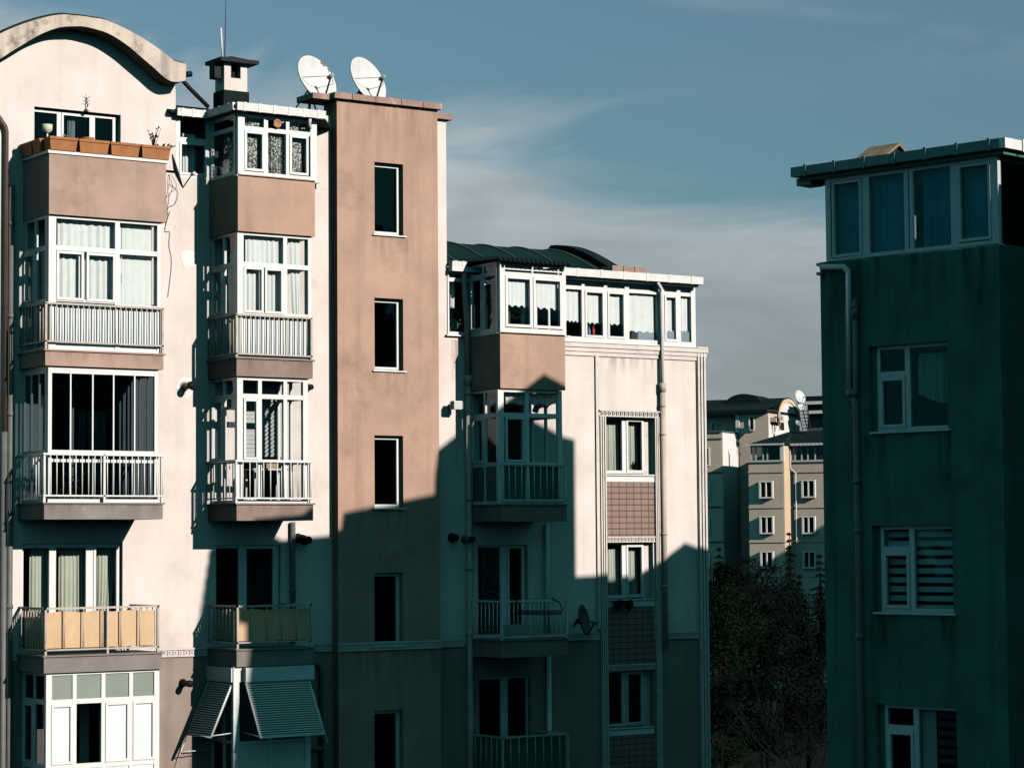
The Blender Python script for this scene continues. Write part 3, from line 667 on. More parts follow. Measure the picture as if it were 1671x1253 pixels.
b = MB(); b.box(23.7, 24.5, 44.0, 44.45, T[3]+.68, T[3]+.715); b.build('table_top', 'grey_frame', t2)
for x in (23.75, 24.45):
    for y in (44.04, 44.41): b = MB(); b.box(x-.02, x+.02, y-.02, y+.02, T[3], T[3]+.678); b.build('leg', 'grey_frame', t2)
# second level
h = Hh['b2low']; px = lambda p: wx(p, 940, W+.1)
window(BLD, 'window', FW, h[0], h[1]-.02, h[2], h[3], posts=[(px(387), px(401))], edge=(.04, .09, .05, .06), d=.07, off=.06, room=1.5, glassm='dark_glass', sashes=[(px(387), h[1]-.1, h[2]+.03, h[3]-.03)])
slats('roller_blind', 'dark green slatted blind half drawn above the shaded canvas balcony', FW, px(402), px(446), h[2]+.85, h[3]-.05, .2, 'grey_blind', .07, 'blind', 'slatted blinds')
zr0, zr1 = wz(440, 1047, YB), wz(440, 988, YB)
railing(BLD, [(xl2+.02, W-.02), (xl2+.02, YB+.02), (xr2-.05, YB+.02), (xr2-.05, W-.02)], zr0, zr1, [8, 5, 5], 'worn_paint', r=.014, rail=.02, posts=[(xl2+.03, YB+.03, T[2]), (xr2-.05, YB+.03, T[2])])
canvas('canvas_screen', 'half shaded tan canvas on the railing above the grey roller shutters', [(xl2+.05, W-.1), (xl2+.05, YB+.06), (xr2-.08, YB+.06)], zr0+.03, zr1-.05, 'tan_canvas', 5)
# first level: roller shutters pushed out like awnings
z0, z1 = T[1], 9.578
u0, u1 = gx(381, 1180), gx(507, 1180)
window(BLD, 'balcony_glazing', FG, u0, u1, z0, z1, posts=[(gx(440, 1180), gx(446, 1180))], rails=[(8.05, 8.1)], edge=(.13, .12, .06, .3), d=.08, glassm='smoked_glass', panels=[(u0+.1, u1-.1, z0+.05, 8.05)], pmat='shutter_grey', frame='white_paint')
sides(xl2, u1+.03, z0, z1, [(8.05, 8.1)], glassm='smoked_glass', frame='white_paint')
def awning(name, p0, p1, q0, q1, box, label):
    """shutter curtain from its box (p0..p1) out to the lower bar (q0..q1)"""
    p0, p1, q0, q1 = map(Vector, (p0, p1, q0, q1)); b = MB(); n = 24; nr = (p1-p0).cross(q0-p0).normalized()*-.022
    for i in range(n):
        a, c = i/n, (i+.94)/n; g = 1-.12*0
        A, B, C, D = p0.lerp(q0, a), p1.lerp(q1, a), p1.lerp(q1, c), p0.lerp(q0, c)
        m = nr; b.add([A-nr, B-nr, C-nr, D-nr, A.lerp(D, .3)+m, B.lerp(C, .3)+m, B.lerp(C, .7)+m, A.lerp(D, .7)+m], [[0, 1, 2, 3], [4, 7, 6, 5], [0, 4, 5, 1], [1, 5, 6, 2], [2, 6, 7, 3], [3, 7, 4, 0]])
    o = b.build(name, 'shutter_grey', BLD, label)
    A, B, C, D = p0, p1, q1, q0; b = MB(); b.add([A-nr*1.1, B-nr*1.1, C-nr*1.1, D-nr*1.1, A-nr*1.6, B-nr*1.6, C-nr*1.6, D-nr*1.6], [[0, 1, 2, 3], [7, 6, 5, 4], [0, 4, 5, 1], [1, 5, 6, 2], [2, 6, 7, 3], [3, 7, 4, 0]]); b.build('backing', 'grey_pipe', o)
    b = MB(); b.tube([p0, q0], .02, 6); b.tube([p1, q1], .02, 6); b.tube([q0, q1], .022, 6); b.build('side_rail', 'white_paint', o)
    bx = MB(); bx.box(*box); bx.build('shutter_box', 'white_paint', o)
    return o
zt = z1-.30; D = .62
e0, e1 = gx(397, 1110)-.0, gx(500, 1110)
oo = awning('roller_shutter', (e0, YB-.02, zt), (e1, YB-.02, zt), (e0, YB-.02-D, zt-1.06), (e1, YB-.02-D, zt-1.06), (e0-.02, e1+.1, YB-.08, YB+.05, zt+.002, z1-.02), 'wide front shutter')
for pq in ([(e0, YB+.02, zt-1.0), (e0, YB-.02-D, zt-1.04)], [(e1, YB+.02, zt-1.0), (e1, YB-.02-D, zt-1.04)], [(e1+.1, YB, zt-.2), (e1+.1, YB-D, zt-1.25)]):
    b = MB(); b.tube(pq, .011, 6); b.build('support_arm', 'white_paint', oo)
y0, y1 = YB+.15, W-.1
oo = awning('roller_shutter', (xl2-.01, y1, zt), (xl2-.01, y0, zt), (xl2-.5, y1, zt-1.06), (xl2-.5, y0, zt-1.06), (xl2-.07, xl2+.06, y0-.05, y1+.05, zt+.002, z1-.02), 'narrow side shutter')
for pq in ([(xl2, y0, zt-1.0), (xl2-.5, y0, zt-1.04)], [(xl2, y1, zt-1.0), (xl2-.5, y1, zt-1.04)], [(xl2-.5, y1, zt-1.06), (xl2-.75, y1+.1, zt-1.75)], [(xl2-.62, y1, zt-1.4), (xl2+.02, y1, zt-1.4)]):
    b = MB(); b.tube(pq, .011, 6); b.build('support_arm', 'white_paint', oo)

# fifth level of the second bay: glazed top under the gutter, and the window in the wall to its left
zg = wz(455, 181, YB-.08)
z0, z1 = wz(450, 291, YG)+.0, zg-.07
u0, u1 = gx(388.5, 235), gx(517, 235)
tr = (gzz(455, 218), gzz(455, 211)); lo = gzz(455, 283)
window(BLD, 'balcony_glazing', FG, u0, u1, z0, z1, posts=[(gx(431, 235), gx(437.5, 235)), (gx(467, 235), gx(472.5, 235))], rails=[tr], sashes=[(gx(399, 235), gx(431, 235), lo, tr[0]-.005), (gx(472.5, 235), gx(503, 235), lo, tr[0]-.005)], edge=(.15, .15, .09, .1), d=.08, sill=(-.07, .03))
fl = flank(xl2+.05); y0, y1 = YG+.085, W-.004
window(BLD, 'balcony_glazing', fl, y0, y1, z0, z1, rails=[tr], edge=(.07, .07, .08, .1), d=.06)
fr = lambda u, w, v: (u1-w, u, v)
window(BLD, 'balcony_glazing', fr, y0, y1, z0, z1, rails=[tr], edge=(.07, .07, .08, .1), d=.06)
v0, v1 = zcw-.018, wz(315, 186)
u2, u3 = XA+.002, xl2+.048
window(BLD, 'window', FW, u2, u3, v0, v1, rails=[(wz(318, 233), wz(318, 226))], sashes=[(u2+.08, u3-.06, v0+.06, wz(318, 233)-.005)], edge=(.1, .07, .07, .09), d=.08, room=1.3)
curtain('curtain', 'white curtain at the left inside the small top window beside the chimney', FW, u2+.12, u2+.4, v0+.1, v0+.95, .25, 'white_curtain', 3, .03, 'white balcony curtains', seed=31)
b = MB(); b.quad((xl2, W+.5, z0), (u1, W+.5, z0), (u1, W+.5, z1), (xl2, W+.5, z1)); b.quad((xl2+.1, YG+.1, z0+.01), (u1-.1, YG+.1, z0+.01), (u1-.1, W+.5, z0+.01), (xl2+.1, W+.5, z0+.01))
b.quad((u1-.03, W, z0), (u1-.03, W+.5, z0), (u1-.03, W+.5, z1), (u1-.03, W, z1)); b.build('room_interior', 'dim_room', BLD)
curtain('lace_curtain', 'lace curtain in the left sash of the top glazed bay under the gutter', FG, gx(401, 235), gx(420, 235), lo+.02, tr[0]-.1, .14, 'lace_curtain', 3, .015, 'lace curtains', seed=41)
curtain('lace_curtain', 'gathered lace curtain in the middle pane below the round wicker plate', FG, gx(437, 235), gx(466, 235), lo+.0, tr[0]-.0, .14, 'lace_curtain', 6, .03, 'lace curtains', seed=42)
curtain('lace_curtain', 'lace curtain in the right sash of the top glazed bay next to the tower', FG, gx(473, 235), gx(492, 235), lo+.02, tr[0]-.1, .14, 'lace_curtain', 3, .015, 'lace curtains', seed=43)
curtain('lace_curtain', 'short lace valance in the upper left light of the top glazed bay', FG, gx(400, 235), gx(423, 235), tr[1], tr[1]+.28, .14, 'lace_curtain', 3, .012, 'lace curtains', seed=44)
curtain('lace_curtain', 'short lace valance in the upper right light of the top glazed bay', FG, gx(473, 235), gx(497, 235), tr[1], tr[1]+.2, .14, 'lace_curtain', 3, .012, 'lace curtains', seed=45)
curtain('lace_curtain', 'long pale lace curtain inside the shaded side glass of the top bay', lambda u, w, v: (xl2+.3+w, u, v), y0+.1, y1-.15, z0+.1, z1-.3, .0, 'lace_curtain', 5, .03, 'lace curtains', seed=46)
pc = PY(452, 202, YG-.03)
b = MB(); b.lathe([(0, 0), (.07, .0), (.09, .025), (.085, .03), (.065, .01), (0, .01)], 24, Matrix.Translation(pc) @ Matrix.Rotation(R(90), 4, 'X'))
b.build('wicker_plate', 'wicker', None, 'round wicker plate hanging in the top glazed bay window', 'plate')
# gutters and the dark roof behind them
b = MB()
gA = PY(285, 172, W-.12); gB = PY(340, 180, W-.12); z_ = zg
pA, pB = Vector((XA-.05, W-.12, z_)), Vector((xl2-.06, W-.12, z_)); pC = Vector((xl2-.06, YB-.08, z_)); pD = Vector((wx(529, 184, YB-.08), YB-.08, z_))
gutter(b, pA, pB, .075, 3); gutter(b, pB, pC, .075, 3); gutter(b, pC, pD, .08, 6)
xe = wx(505, 195, YB-.05)
b.tube([(xe, YB-.08, z_-.02), (xe, YB-.04, z_-.2), (xe+.1, YB+.1, z_-.26), (xe+.2, W-.1, z_-.3)], .04, 8)
b.build('gutter', 'white_paint', BLD)
b = MB()
q = [(XA-.2, W-.16, z_+.03), (xl2-.1, W-.16, z_+.03), (xl2-.1, YB-.12, z_+.03), (pD.x-.1, YB-.12, z_+.03), (XT0-.05, W-.1, z_+.03)]
r_ = [(XA-.2, W+2.6, z_+.68), (XT0-.05, W+2.6, z_+.68)]
b.add(q+r_, [[0, 1, 6, 5], [1, 2, 3, 4, 6]]); b.add([(x, y, z-.06) for x, y, z in q+r_], [[0, 1, 6, 5], [1, 2, 3, 4, 6]])
b.add([p for p in q]+[(x, y, z-.06) for x, y, z in q], [[i, i+1, i+6, i+5] for i in range(4)])
for i in range(34):      # corrugated lip
    x = xl2-.08+(pD.x-.1-xl2+.08)*i/33; b.box(x-.02, x+.02, YB-.03, YB+.05, z_-.1, z_-.04)
b.box(XA, XT0, W+2.5, W+6, zcw, z_+.66)
roof = b.build('roof', 'dark_roof', BLD, 'low dark roof behind the white gutter')
# chimney
yc = W+1.5
cx0, cx1 = wx(366, 130, yc), wx(403.5, 130, yc); cz0, cz1 = wz(385, 166, yc)-.5, wz(385, 104, yc); cb = wz(385, 149, yc)
b = MB(); b.box(cx0, cx1, yc, yc+.42, cb, cz1-.32)
for x, y in ((cx0, yc), (cx1-.16, yc), (cx0, yc+.26), (cx1-.16, yc+.26)): b.box(x+.001, x+.159, y+.001, y+.159, cz1-.321, cz1)
ch = b.build('chimney', 'cream_stucco', roof)
b = MB(); b.box(cx0-.03, cx1+.03, yc-.03, yc+.45, cz0, cb-.001); b.box(cx0-.02, cx1+.02, yc+.17, yc+.24, cz1-.3, cz1-.002)
b.build('chimney_base', 'dark_roof', BLD)
b = MB(); b.box(cx0-.16, cx1+.2, yc-.16, yc+.58, cz1+.001, cz1+.08); b.add([(cx0-.1, yc-.1, cz1+.081), (cx1+.14, yc-.1, cz1+.081), (cx1+.14, yc+.52, cz1+.081), (cx0-.1, yc+.52, cz1+.081), ((cx0+cx1)/2, yc+.2, cz1+.19)], [[0, 1, 4], [1, 2, 4], [2, 3, 4], [3, 0, 4]])
b.box(cx0-.2, cx0-.05, yc+.05, yc+.3, cb+.25, cb+.62)
b.build('chimney_cap', 'black_metal', BLD)
pa = PY(363, 92, yc+.2); pt_ = PY(360.5, 46, yc+.2)
b = MB(); b.tube([(pa.x, pa.y, cz1+.1), (pt_.x, pa.y, pt_.z)], .022, 6)
b.build('antenna', 'white_paint', None, 'short white rod antenna on the chimney cap', 'antenna')
pa = PY(366.5, 92, yc+.25); pt_ = PY(369, -12, yc+.25)
b = MB(); b.tube([(pa.x, pa.y, cz1+.08), (pt_.x, pt_.y, pt_.z)], .012, 6, r2=.006)
b.build('antenna', 'black_metal', None, 'long thin dark whip antenna rising from the chimney cap', 'antenna')
b = MB(); e_ = PY(299, 133, W-.2); f_ = PY(340, 175, W-.1); b.tube([e_, PY(312, 147, W-.15), f_], .045, 8)
b.tube([PY(303, 122, W-.2), PY(312, 121, W-.2)], .06, 8); b.build('downpipe', 'black_metal', BLD)

# ------------------------------------------------------------------ satellite dishes
def dish(loc, aim, rad, label, material='dish_white', mast=.6, rust=False, group='satellite dishes', flat=.13, arm_side=1, foot=None):
    loc = Vector(loc); t = thing('satellite_dish', foot or (loc-Vector((0, 0, mast))), label, 'satellite dish', group)
    d = Vector(aim).normalized(); q = d.to_track_quat('Z', 'Y').to_matrix().to_4x4(); m = Matrix.Translation(loc) @ q
    prof = [(rad*i/8, flat*rad*2*(i/8)**2) for i in range(9)]
    b = MB(); b.lathe([(max(r, .001), z) for r, z in prof]+[(rad+.015, prof[-1][1]), (rad+.015, prof[-1][1]-.03), (rad*.5, prof[4][1]-.03), (.001, -.03)], 40, m); b.build('reflector', material, t)
    f = m @ Vector((0, -rad*.28, rad*.95)); low_ = m @ Vector((0, -rad*.98, flat*rad*2)); lf = m @ Vector((-rad*.9, -rad*.1, flat*rad*1.9)); rg = m @ Vector((rad*.9, -rad*.1, flat*rad*1.9))
    b = MB(); b.tube([low_, f], .022, 6); b.tube([lf, f], .007, 5); b.tube([rg, f], .007, 5); b.build('feed_arm', 'black_metal', t)
    b = MB(); b.tube([f+d*.06, f-d*.10], .05, 10, r2=.04); b.build('feed_horn', 'dish_grey', t)
    bk = m @ Vector((0, 0, -.12)); base = Vector(foot) if foot else Vector((bk.x, bk.y, loc.z-mast))
    b = MB(); b.tube([base, Vector((bk.x, bk.y, bk.z+.05)) if not foot else bk], .03, 8); b.tube([bk, m @ Vector((0, 0, -.02))], .06, 8)
    if not foot: b.tube([(base.x-.25, base.y+.25, base.z), (bk.x, bk.y, bk.z-.1)], .018, 6); b.tube([(base.x+.3, base.y+.2, base.z), (bk.x, bk.y, bk.z-.1)], .018, 6)
    b.build('mount', 'black_metal', t)
    return t, m
yd = W+.75
p = PY(511, 133, yd); aim = (.22, -1, .42)
t, m = dish(p, (.30, -1, .42), .535, 'large white rooftop dish with a chipped rusty rim, nearer the chimney', mast=.62)
b = MB(); rad = .535
for a0, a1 in ((.75, 1.02), (.45, .6)): 
    n = 7; vs = [m @ Vector((r*math.cos(a0+(a1-a0)*i/n), r*math.sin(a0+(a1-a0)*i/n), .26*rad*(r/rad)**2+.004)) for r in (rad*(.93 if a0 > .7 else .96), rad*1.03) for i in range(n+1)]
    b.add(vs, [[i, i+1, n+2+i, n+1+i] for i in range(n)])
b.build('rusted_edge', 'rust_metal', t)
p = PY(594, 135, yd)
dish(p, (.36, -1, .42), .535, 'intact white rooftop dish at the right end of the pair above the pink stair tower', mast=.62)

# ------------------------------------------------------------------ planters and small things of the top balcony
pb = [(81, 126.5), (129, 178), (180.5, 228), (231, 278)]
words = ['corner terracotta planter trough at the left end of the long balcony front', 'terracotta planter trough second from the corner below the open window', 'terracotta planter trough below the dark right window pane, near empty', 'terracotta planter trough holding the wiry flowering plant']
zt = zp1+.06
def planter(name, m, u0, u1, label):
    t = thing(name, m(( u0+u1)/2, .08, zt), label, 'planter', 'terracotta planters on the balcony edge')
    b = MB(); h = .26; e = .02
    pts = lambda x0, x1, w0, w1, z: [m(x0, w0, z), m(x1, w0, z), m(x1, w1, z), m(x0, w1, z)]
    A = pts(u0+.03, u1-.03, -.05, .2, zt+.002); B = pts(u0, u1, -.08, .22, zt+h); C = pts(u0+.025, u1-.025, -.05, .19, zt+h); Dd = pts(u0+.025, u1-.025, -.05, .19, zt+h-.05)
    b.add(A+B+C+Dd, [[0, 1, 2, 3]]+[[i+k*4, (i+1) % 4+k*4, (i+1) % 4+k*4+4, i+k*4+4] for k in range(3) for i in range(4)])
    b.box(u0-.006, u1+.006, -.092, -.081, zt+h-.05, zt+h, m); b.build('trough', 'terracotta', t)
    b = MB(); b.add(Dd, [[0, 1, 2, 3]]); b.build('soil', 'soil', t)
    return t
for (a, c), wd in zip(pb, words): planter('planter_box', FB, wx(a, 245, YB-.06), wx(c, 250, YB-.06), wd)
fl = flank(xl1+.05)
ys = [YB+.26, YB+.26+.42, W-.03]
planter('planter_box', fl, ys[0], ys[1]-.02, 'terracotta planter trough on the shaded left side next to the corner')
planter('planter_box', fl, ys[1]+.0, ys[2], 'terracotta planter trough on the shaded left side against the wall')
def sprig(name, label, base, h, spread, n, leafs, material, cat='plant', seed=1, r=.006, ls=.03):
    rnd = random.Random(seed); base = Vector(base); t = thing(name, base, label, cat); b = MB(); g = MB()
    for i in range(n):
        a = rnd.uniform(0, 6.28); s = rnd.uniform(.2, 1)*spread; hh = h*rnd.uniform(.55, 1); top_ = base+Vector((math.cos(a)*s, math.sin(a)*s*.6, hh)); midp = base.lerp(top_, .5)+Vector((rnd.uniform(-.03, .03), rnd.uniform(-.03, .03), hh*.06))
        b.tube([base, midp, top_], r, 5, r2=r*.5)
        for k in range(leafs):
            p = base.lerp(top_, rnd.uniform(.3, 1.05)) if k else top_
            d = Vector((rnd.uniform(-1, 1), rnd.uniform(-1, 1), rnd.uniform(-1, 1))).normalized()*ls*rnd.uniform(.6, 1.3); e = d.cross(Vector((rnd.uniform(-1, 1), rnd.uniform(-1, 1), rnd.uniform(-1, 1)))).normalized()*ls*.7
            g.add([p-d, p-e, p+d, p+e], [[0, 1, 2, 3]])
    b.build('stem', 'bark', t); g.build('leaves', material, t); return t
p = PY(251, 238, YB+.03); sprig('potted_plant', 'wiry dark flowering plant at the right end of the balcony planters', (p.x, YB+.05, zt+.2), .45, .24, 11, 4, 'black_cloth', seed=4, ls=.032)
p = PY(262, 240, YB+.03); sprig('potted_plant', 'low dark creeping plant spilling beside the wiry flowers', (p.x+.05, YB+.05, zt+.21), .12, .3, 10, 6, 'foliage_dark', seed=6, ls=.035)
p = PY(110, 224, YB+.03); sprig('potted_plant', 'tiny pale sprouts in the planter under the white window post', (p.x, YB+.05, zt+.21), .16, .16, 8, 3, 'sage_curtain', seed=9, ls=.02)
p = PY(145, 226, YB+.03)
b = MB(); b.lathe([(.001, 0), (.1, 0), (.13, .07), (.11, .07), (.09, .03), (.001, .03)], 16, Matrix.Translation((p.x, YB+.07, zt+.245))); b.build('plant_saucer', 'terracotta', None, 'small clay bowl resting on the planters in front of the window', 'bowl')
p = PY(79, 222, YB+.3); t = thing('table_lamp', (p.x, YB+.35, zt+.26), 'small cream shaded lamp standing at the balcony corner', 'lamp')
m4 = Matrix.Translation((p.x, YB+.35, zt+.26))
b = MB(); b.lathe([(.001, 0), (.05, 0), (.05, .02), (.015, .04), (.015, .14)], 14, m4); b.build('stand', 'white_paint', t)
b = MB(); b.lathe([(.045, .13), (.095, .18), (.1, .29), (.09, .29), (.085, .19), (.04, .145)], 18, m4); b.build('lamp_shade', 'cream_shade', t)
h = Hh['arch']; px = lambda p: wx(p, 205, W+.1)
window(BLD, 'window', FW, h[0]+.0, h[1]-.07, h[2], h[3]-.03, posts=[(px(93), px(102)), (px(147), px(155))], sashes=[(px(100), px(149), h[2], h[3]-.05)], edge=(.03, .06, .05, .05), d=.07, off=.1, room=1.6, glassm='dark_glass', sf=.045)
curtain('curtain', 'white curtain bunched at the left of the open window under the arch', FW, px(103), px(116), h[2], h[3]-.1, .25, 'white_curtain', 3, .04, 'white balcony curtains', seed=51)
p = PY(140.5, 160, W)
t = thing('bulb_lamp', (p.x, W-.03, p.z), 'bare round bulb on a dried twig above the window under the arch', 'lamp')
pe = PY(141, 180, W); b = MB(); b.lathe([(.001, -.045), (.035, -.03), (.045, 0), (.035, .03), (.001, .045)], 12, Matrix.Translation((pe.x, W-.07, pe.z))); b.build('bulb', 'white_paint', t)
b = MB(); b.tube([(p.x, W-.02, p.z), (p.x, W-.05, (p.z+pe.z)/2), (pe.x, W-.07, pe.z+.04)], .009, 5)
for k in range(6): z = pe.z+.08+k*.035; b.tube([(p.x, W-.04, z), (p.x+.05*(-1)**k, W-.08, z+.05)], .005, 4)
b.build('cord', 'bark', t)
# dish turned edge-on, hung under the planters, and its loose cables
xd = xr1+.22
t = thing('satellite_dish', (xd, YB+.55, 19.1), 'dark satellite dish seen edge-on, hung beside the planter balcony with loose cables', 'satellite dish', 'satellite dishes')
p0 = PX(281, 254, xd); 
m = Matrix.Translation(PY(285, 281, YB+.25)) @ Vector((.83, -.50, .3)).normalized().to_track_quat('Z', 'Y').to_matrix().to_4x4()
b = MB(); rad = .34; prof = [(max(.001, rad*i/6), .2*rad*(i/6)**2) for i in range(7)]; b.lathe(prof+[(rad+.01, .2*rad), (rad+.01, .2*rad-.02), (rad*.5, .01), (.001, -.02)], 32, m); b.build('reflector', 'black_metal', t)
a_ = m @ Vector((0, -rad, .07)); l_ = PY(313, 285, YB+.25); b = MB(); b.tube([a_, l_], .014, 6); b.build('feed_arm', 'black_metal', t)
b = MB(); b.tube([l_, l_+Vector((.03, -.08, .02))], .035, 10); b.build('feed_horn', 'dish_white', t)
b = MB(); b.tube([(xr1+.05, YB+.5, m.translation.z+.05), m.translation], .025, 6); b.build('mount', 'black_metal', t)
def smooth(pts, k=6):
    out = []; n = len(pts)
    for i in range(n-1):
        p0, p1, p2, p3 = pts[max(i-1, 0)], pts[i], pts[i+1], pts[min(i+2, n-1)]
        for j in range(k):
            t = j/k; out.append(.5*((2*p1)+(p2-p0)*t+(2*p0-5*p1+4*p2-p3)*t*t+(3*p1-p0-3*p2+p3)*t**3))
    return out+[pts[-1]]
rnd = random.Random(3); b = MB()
for k in range(4):
    pts = [PY(x+rnd.uniform(-3, 3), y, YB+.5+.1*k) for x, y in ((276, 285), (273+k*5, 305), (276-k*2, 325), (272, 345+8*k))]
    b.tube(smooth(pts), .005, 5)
b.tube(smooth([PY(x, y, W-.02) for x, y in ((277, 345), (269, 376), (277, 379), (276, 400), (280, 430), (274, 485))]), .005, 5)
b.tube(smooth([PY(x, y, W-.03) for x, y in ((276, 300), (290, 312), (286, 332), (274, 340), (272, 360))]), .005, 5)
b.build('hanging_cable', 'black_metal', None, 'thin loose cables dangling down the cream wall below the edge-on dish', 'cable')

# ------------------------------------------------------------------ flues, vents, pipes on the sunlit block
def flue(px, py, r, l, material='beige_pipe', y=W, tip=True):
    p = PY(px, py, y); q = p+Vector((-.0, -l, 0)); b = MB(); b.tube([p+Vector((0, .01, 0)), q], r, 12); b.tube([p+Vector((0, .012, 0)), p+Vector((0, -.012, 0))], r*1.5, 14); o = b.build('flue_pipe', material, BLD)
    if tip: b = MB(); b.tube([q+Vector((0, .03, 0)), q+Vector((0, -.06, 0))], r*1.15, 12); b.build('cowl', 'black_metal', o)
flue(301, 630, .07, .28); flue(503, 632, .05, .08, 'black_metal'); flue(486, 878, .07, .12, 'black_metal'); flue(496, 881, .07, .15, 'black_metal'); flue(298, 1114, .06, .3, 'black_metal')
flue(737, 877, .07, .12, 'black_metal'); flue(757, 880, .06, .3, 'grey_pipe')
p = PY(733, 663, W); b = MB(); b.tube([p+Vector((0, .01, 0)), p+Vector((0, -.16, .0)), p+Vector((.0, -.2, .03))], .05, 10); o = b.build('flue_pipe', 'black_metal', BLD)
b = MB(); b.box(p.x-.1, p.x+.1, W-.36, W-.2, p.z-.08, p.z+.1)
for k in range(4): b.box(p.x-.115, p.x+.115, W-.375, W-.19, p.z-.06+k*.04, p.z-.045+k*.04)
b.build('cowl', 'white_paint', o)
def spot(px, py, w, h, seed):      # patch of fresh plaster round a flue
    p = PY(px, py, W); rnd = random.Random(seed); P = [(p.x+w*math.cos(a)*rnd.uniform(.8, 1.15), p.z+h*math.sin(a)*rnd.uniform(.8, 1.15)) for a in [k*2*math.pi/18 for k in range(18)]]
    b = MB(); b.prism(P, FW, -.004, .001); b.build('plaster_patch', 'white_paint', BLD)
spot(303, 632, .2, .24, 1); spot(307, 423, .17, .2, 2)
# rainwater pipe at the far left
b = MB(); b.tube([PY(-12, 178, W-.07), PY(0, 195, W-.07), PY(8, 207, W-.07), PY(10, 216, W-.07), (wx(10, 216, W-.07), W-.07, 14.2)], .052, 10)
o = b.build('downpipe', 'brown_pipe', BLD); b = MB(); b.tube([(wx(10, 216, W-.07)-.0, W-.07, 14.2), (wx(10, 216, W-.07), W-.07, .2)], .06, 10); b.build('lower_length', 'grey_pipe', o)
b = MB(); x = wx(18, 500, W-.08); b.tube([(x, W-.08, 19), (x, W-.08, .2)], .06, 10)
for z in (18.2, 16.4, 14.5, 12.6, 10.8): b.tube([(x, W-.08, z), (x, W-.08, z+.08)], .075, 10)
b.build('downpipe', 'grey_pipe', BLD)
# pipe between the second bay and the tower
b = MB(); x = wx(478, 930, W-.08); b.tube([(x, W-.08, 12.45), (x, W-.08, 9.95)], .055, 10); b.tube([(x, W-.08, 11), (x, W-.08, 11.08)], .07, 10); b.build('downpipe', 'grey_pipe', BLD)
b = MB(); p = PY(513, 1083, W-.08); b.tube([(p.x-.2, W-.08, p.z), (p.x+.1, W-.08, p.z), (p.x+.16, W-.08, p.z-.06), (p.x+.16, W-.08, 7.2)], .05, 8)
p = PY(517, 1221, W-.08); b.tube([(p.x-.15, W-.08, p.z), (p.x+.16, W-.08, p.z)], .05, 8); b.build('downpipe', 'grey_pipe', BLD)
# string course of meander frieze
zf0, zf1 = 9.76, 9.93
frieze(BLD, FW, xr1+.02, xl2-.02, zf0, zf1); frieze(BLD, FT, XT0-.03, XT1+.03, zf0, zf1); frieze(BLD, FW, XT1+.04, wx(757, 1070), zf0, zf1)
frieze(BLD, FW, wx(515, 1075), XT0-.04, zf0, zf1); frieze(BLD, FW, xr3+.25, wx(972, 1055), zf0+.05, zf1+.05); frieze(BLD, FW, wx(1086, 1053), wx(1140, 1050), zf0, zf1)

# ------------------------------------------------------------------ wing: third bay
z0, z1 = wz(870, 545, YG)+.0, wz(868, 430, YG)
u0, u1 = gx(816, 480), gx(923.5, 480)
tr = (gzz(868, 452), gzz(868, 446)); bt = gzz(868, 535)
window(BLD, 'balcony_glazing', FG, u0, u1, z0, z1, posts=[(gx(868, 480), gx(870.5, 480))], rails=[tr, (tr[1]+.05, tr[1]+.08)], sashes=[(gx(824.5, 480), gx(868, 480), bt, tr[0]-.003), (gx(870, 480), gx(917, 480), bt, tr[0]-.003)], edge=(.13, .1, .11, .06), d=.08, sill=(-.07, .035), sf=.06)
y0, y1 = YG+.085, W-.004; ym = (y0+y1)/2
window(BLD, 'balcony_glazing', flank(xl3+.03), y0, y1, z0, z1, posts=[(ym-.03, ym+.03)], rails=[tr], sashes=[(ym+.03, y1-.05, z0+.1, tr[0])], edge=(.08, .07, .1, .06), d=.06, sill=(-.05, .03))
window(BLD, 'balcony_glazing', lambda u, w, v: (u1-w, u, v), y0, y1, z0, z1, posts=[(ym-.03, ym+.03)], rails=[tr], edge=(.08, .07, .1, .06), d=.06)
b = MB(); b.quad((xl3, W+1, z0), (u1, W+1, z0), (u1, W+1, z1), (xl3, W+1, z1)); b.quad((xl3+.1, YG+.1, z0-.02), (u1-.05, YG+.1, z0-.02), (u1-.05, W+1, z0-.02), (xl3+.1, W+1, z0-.02)); b.build('room_interior', 'dim_room', BLD)
# little hipped roof with a corrugated lip
ze = z1+.0; ov = .14
q = [(xl3-ov, YB-ov, ze+.03), (xr3+ov*.6, YB-ov, ze+.03), (xr3+ov*.6, W+.6, ze+.1), (xl3-ov, W+.6, ze+.1)]
b = MB(); k = [(xl3+.25, YB+.5, ze+.17), (xr3-.2, YB+.5, ze+.17), (xr3-.2, W+.6, ze+.24), (xl3+.25, W+.6, ze+.24)]
b.add(q+k, [[0, 1, 5, 4], [1, 2, 6, 5], [3, 0, 4, 7], [4, 5, 6, 7], [0, 3, 2, 1]])
for i in range(16): x = xl3-.06+(xr3+.1-xl3)*i/15; b.tube([(x, YB-ov-.01, ze-.005), (x, YB-ov+.12, ze+.035)], .045, 7)
b.build('bay_roof', 'dark_roof', BLD)
cv = lambda *a, **k: curtain('scalloped_blind', *a, cat='blind', group='white scalloped blinds', **k)
cv('white scalloped blind in the left front pane of the small roofed corner bay', FG, gx(826, 480), gx(862, 480), gzz(846, 501), z1-.08, .12, 'white_blind', 5, .008, hem=.05, seed=61)
cv('white scalloped blind in the right front pane of the small roofed corner bay', FG, gx(872, 480), gx(911, 480), gzz(893, 505), z1-.08, .12, 'white_blind', 5, .008, hem=.05, seed=62)
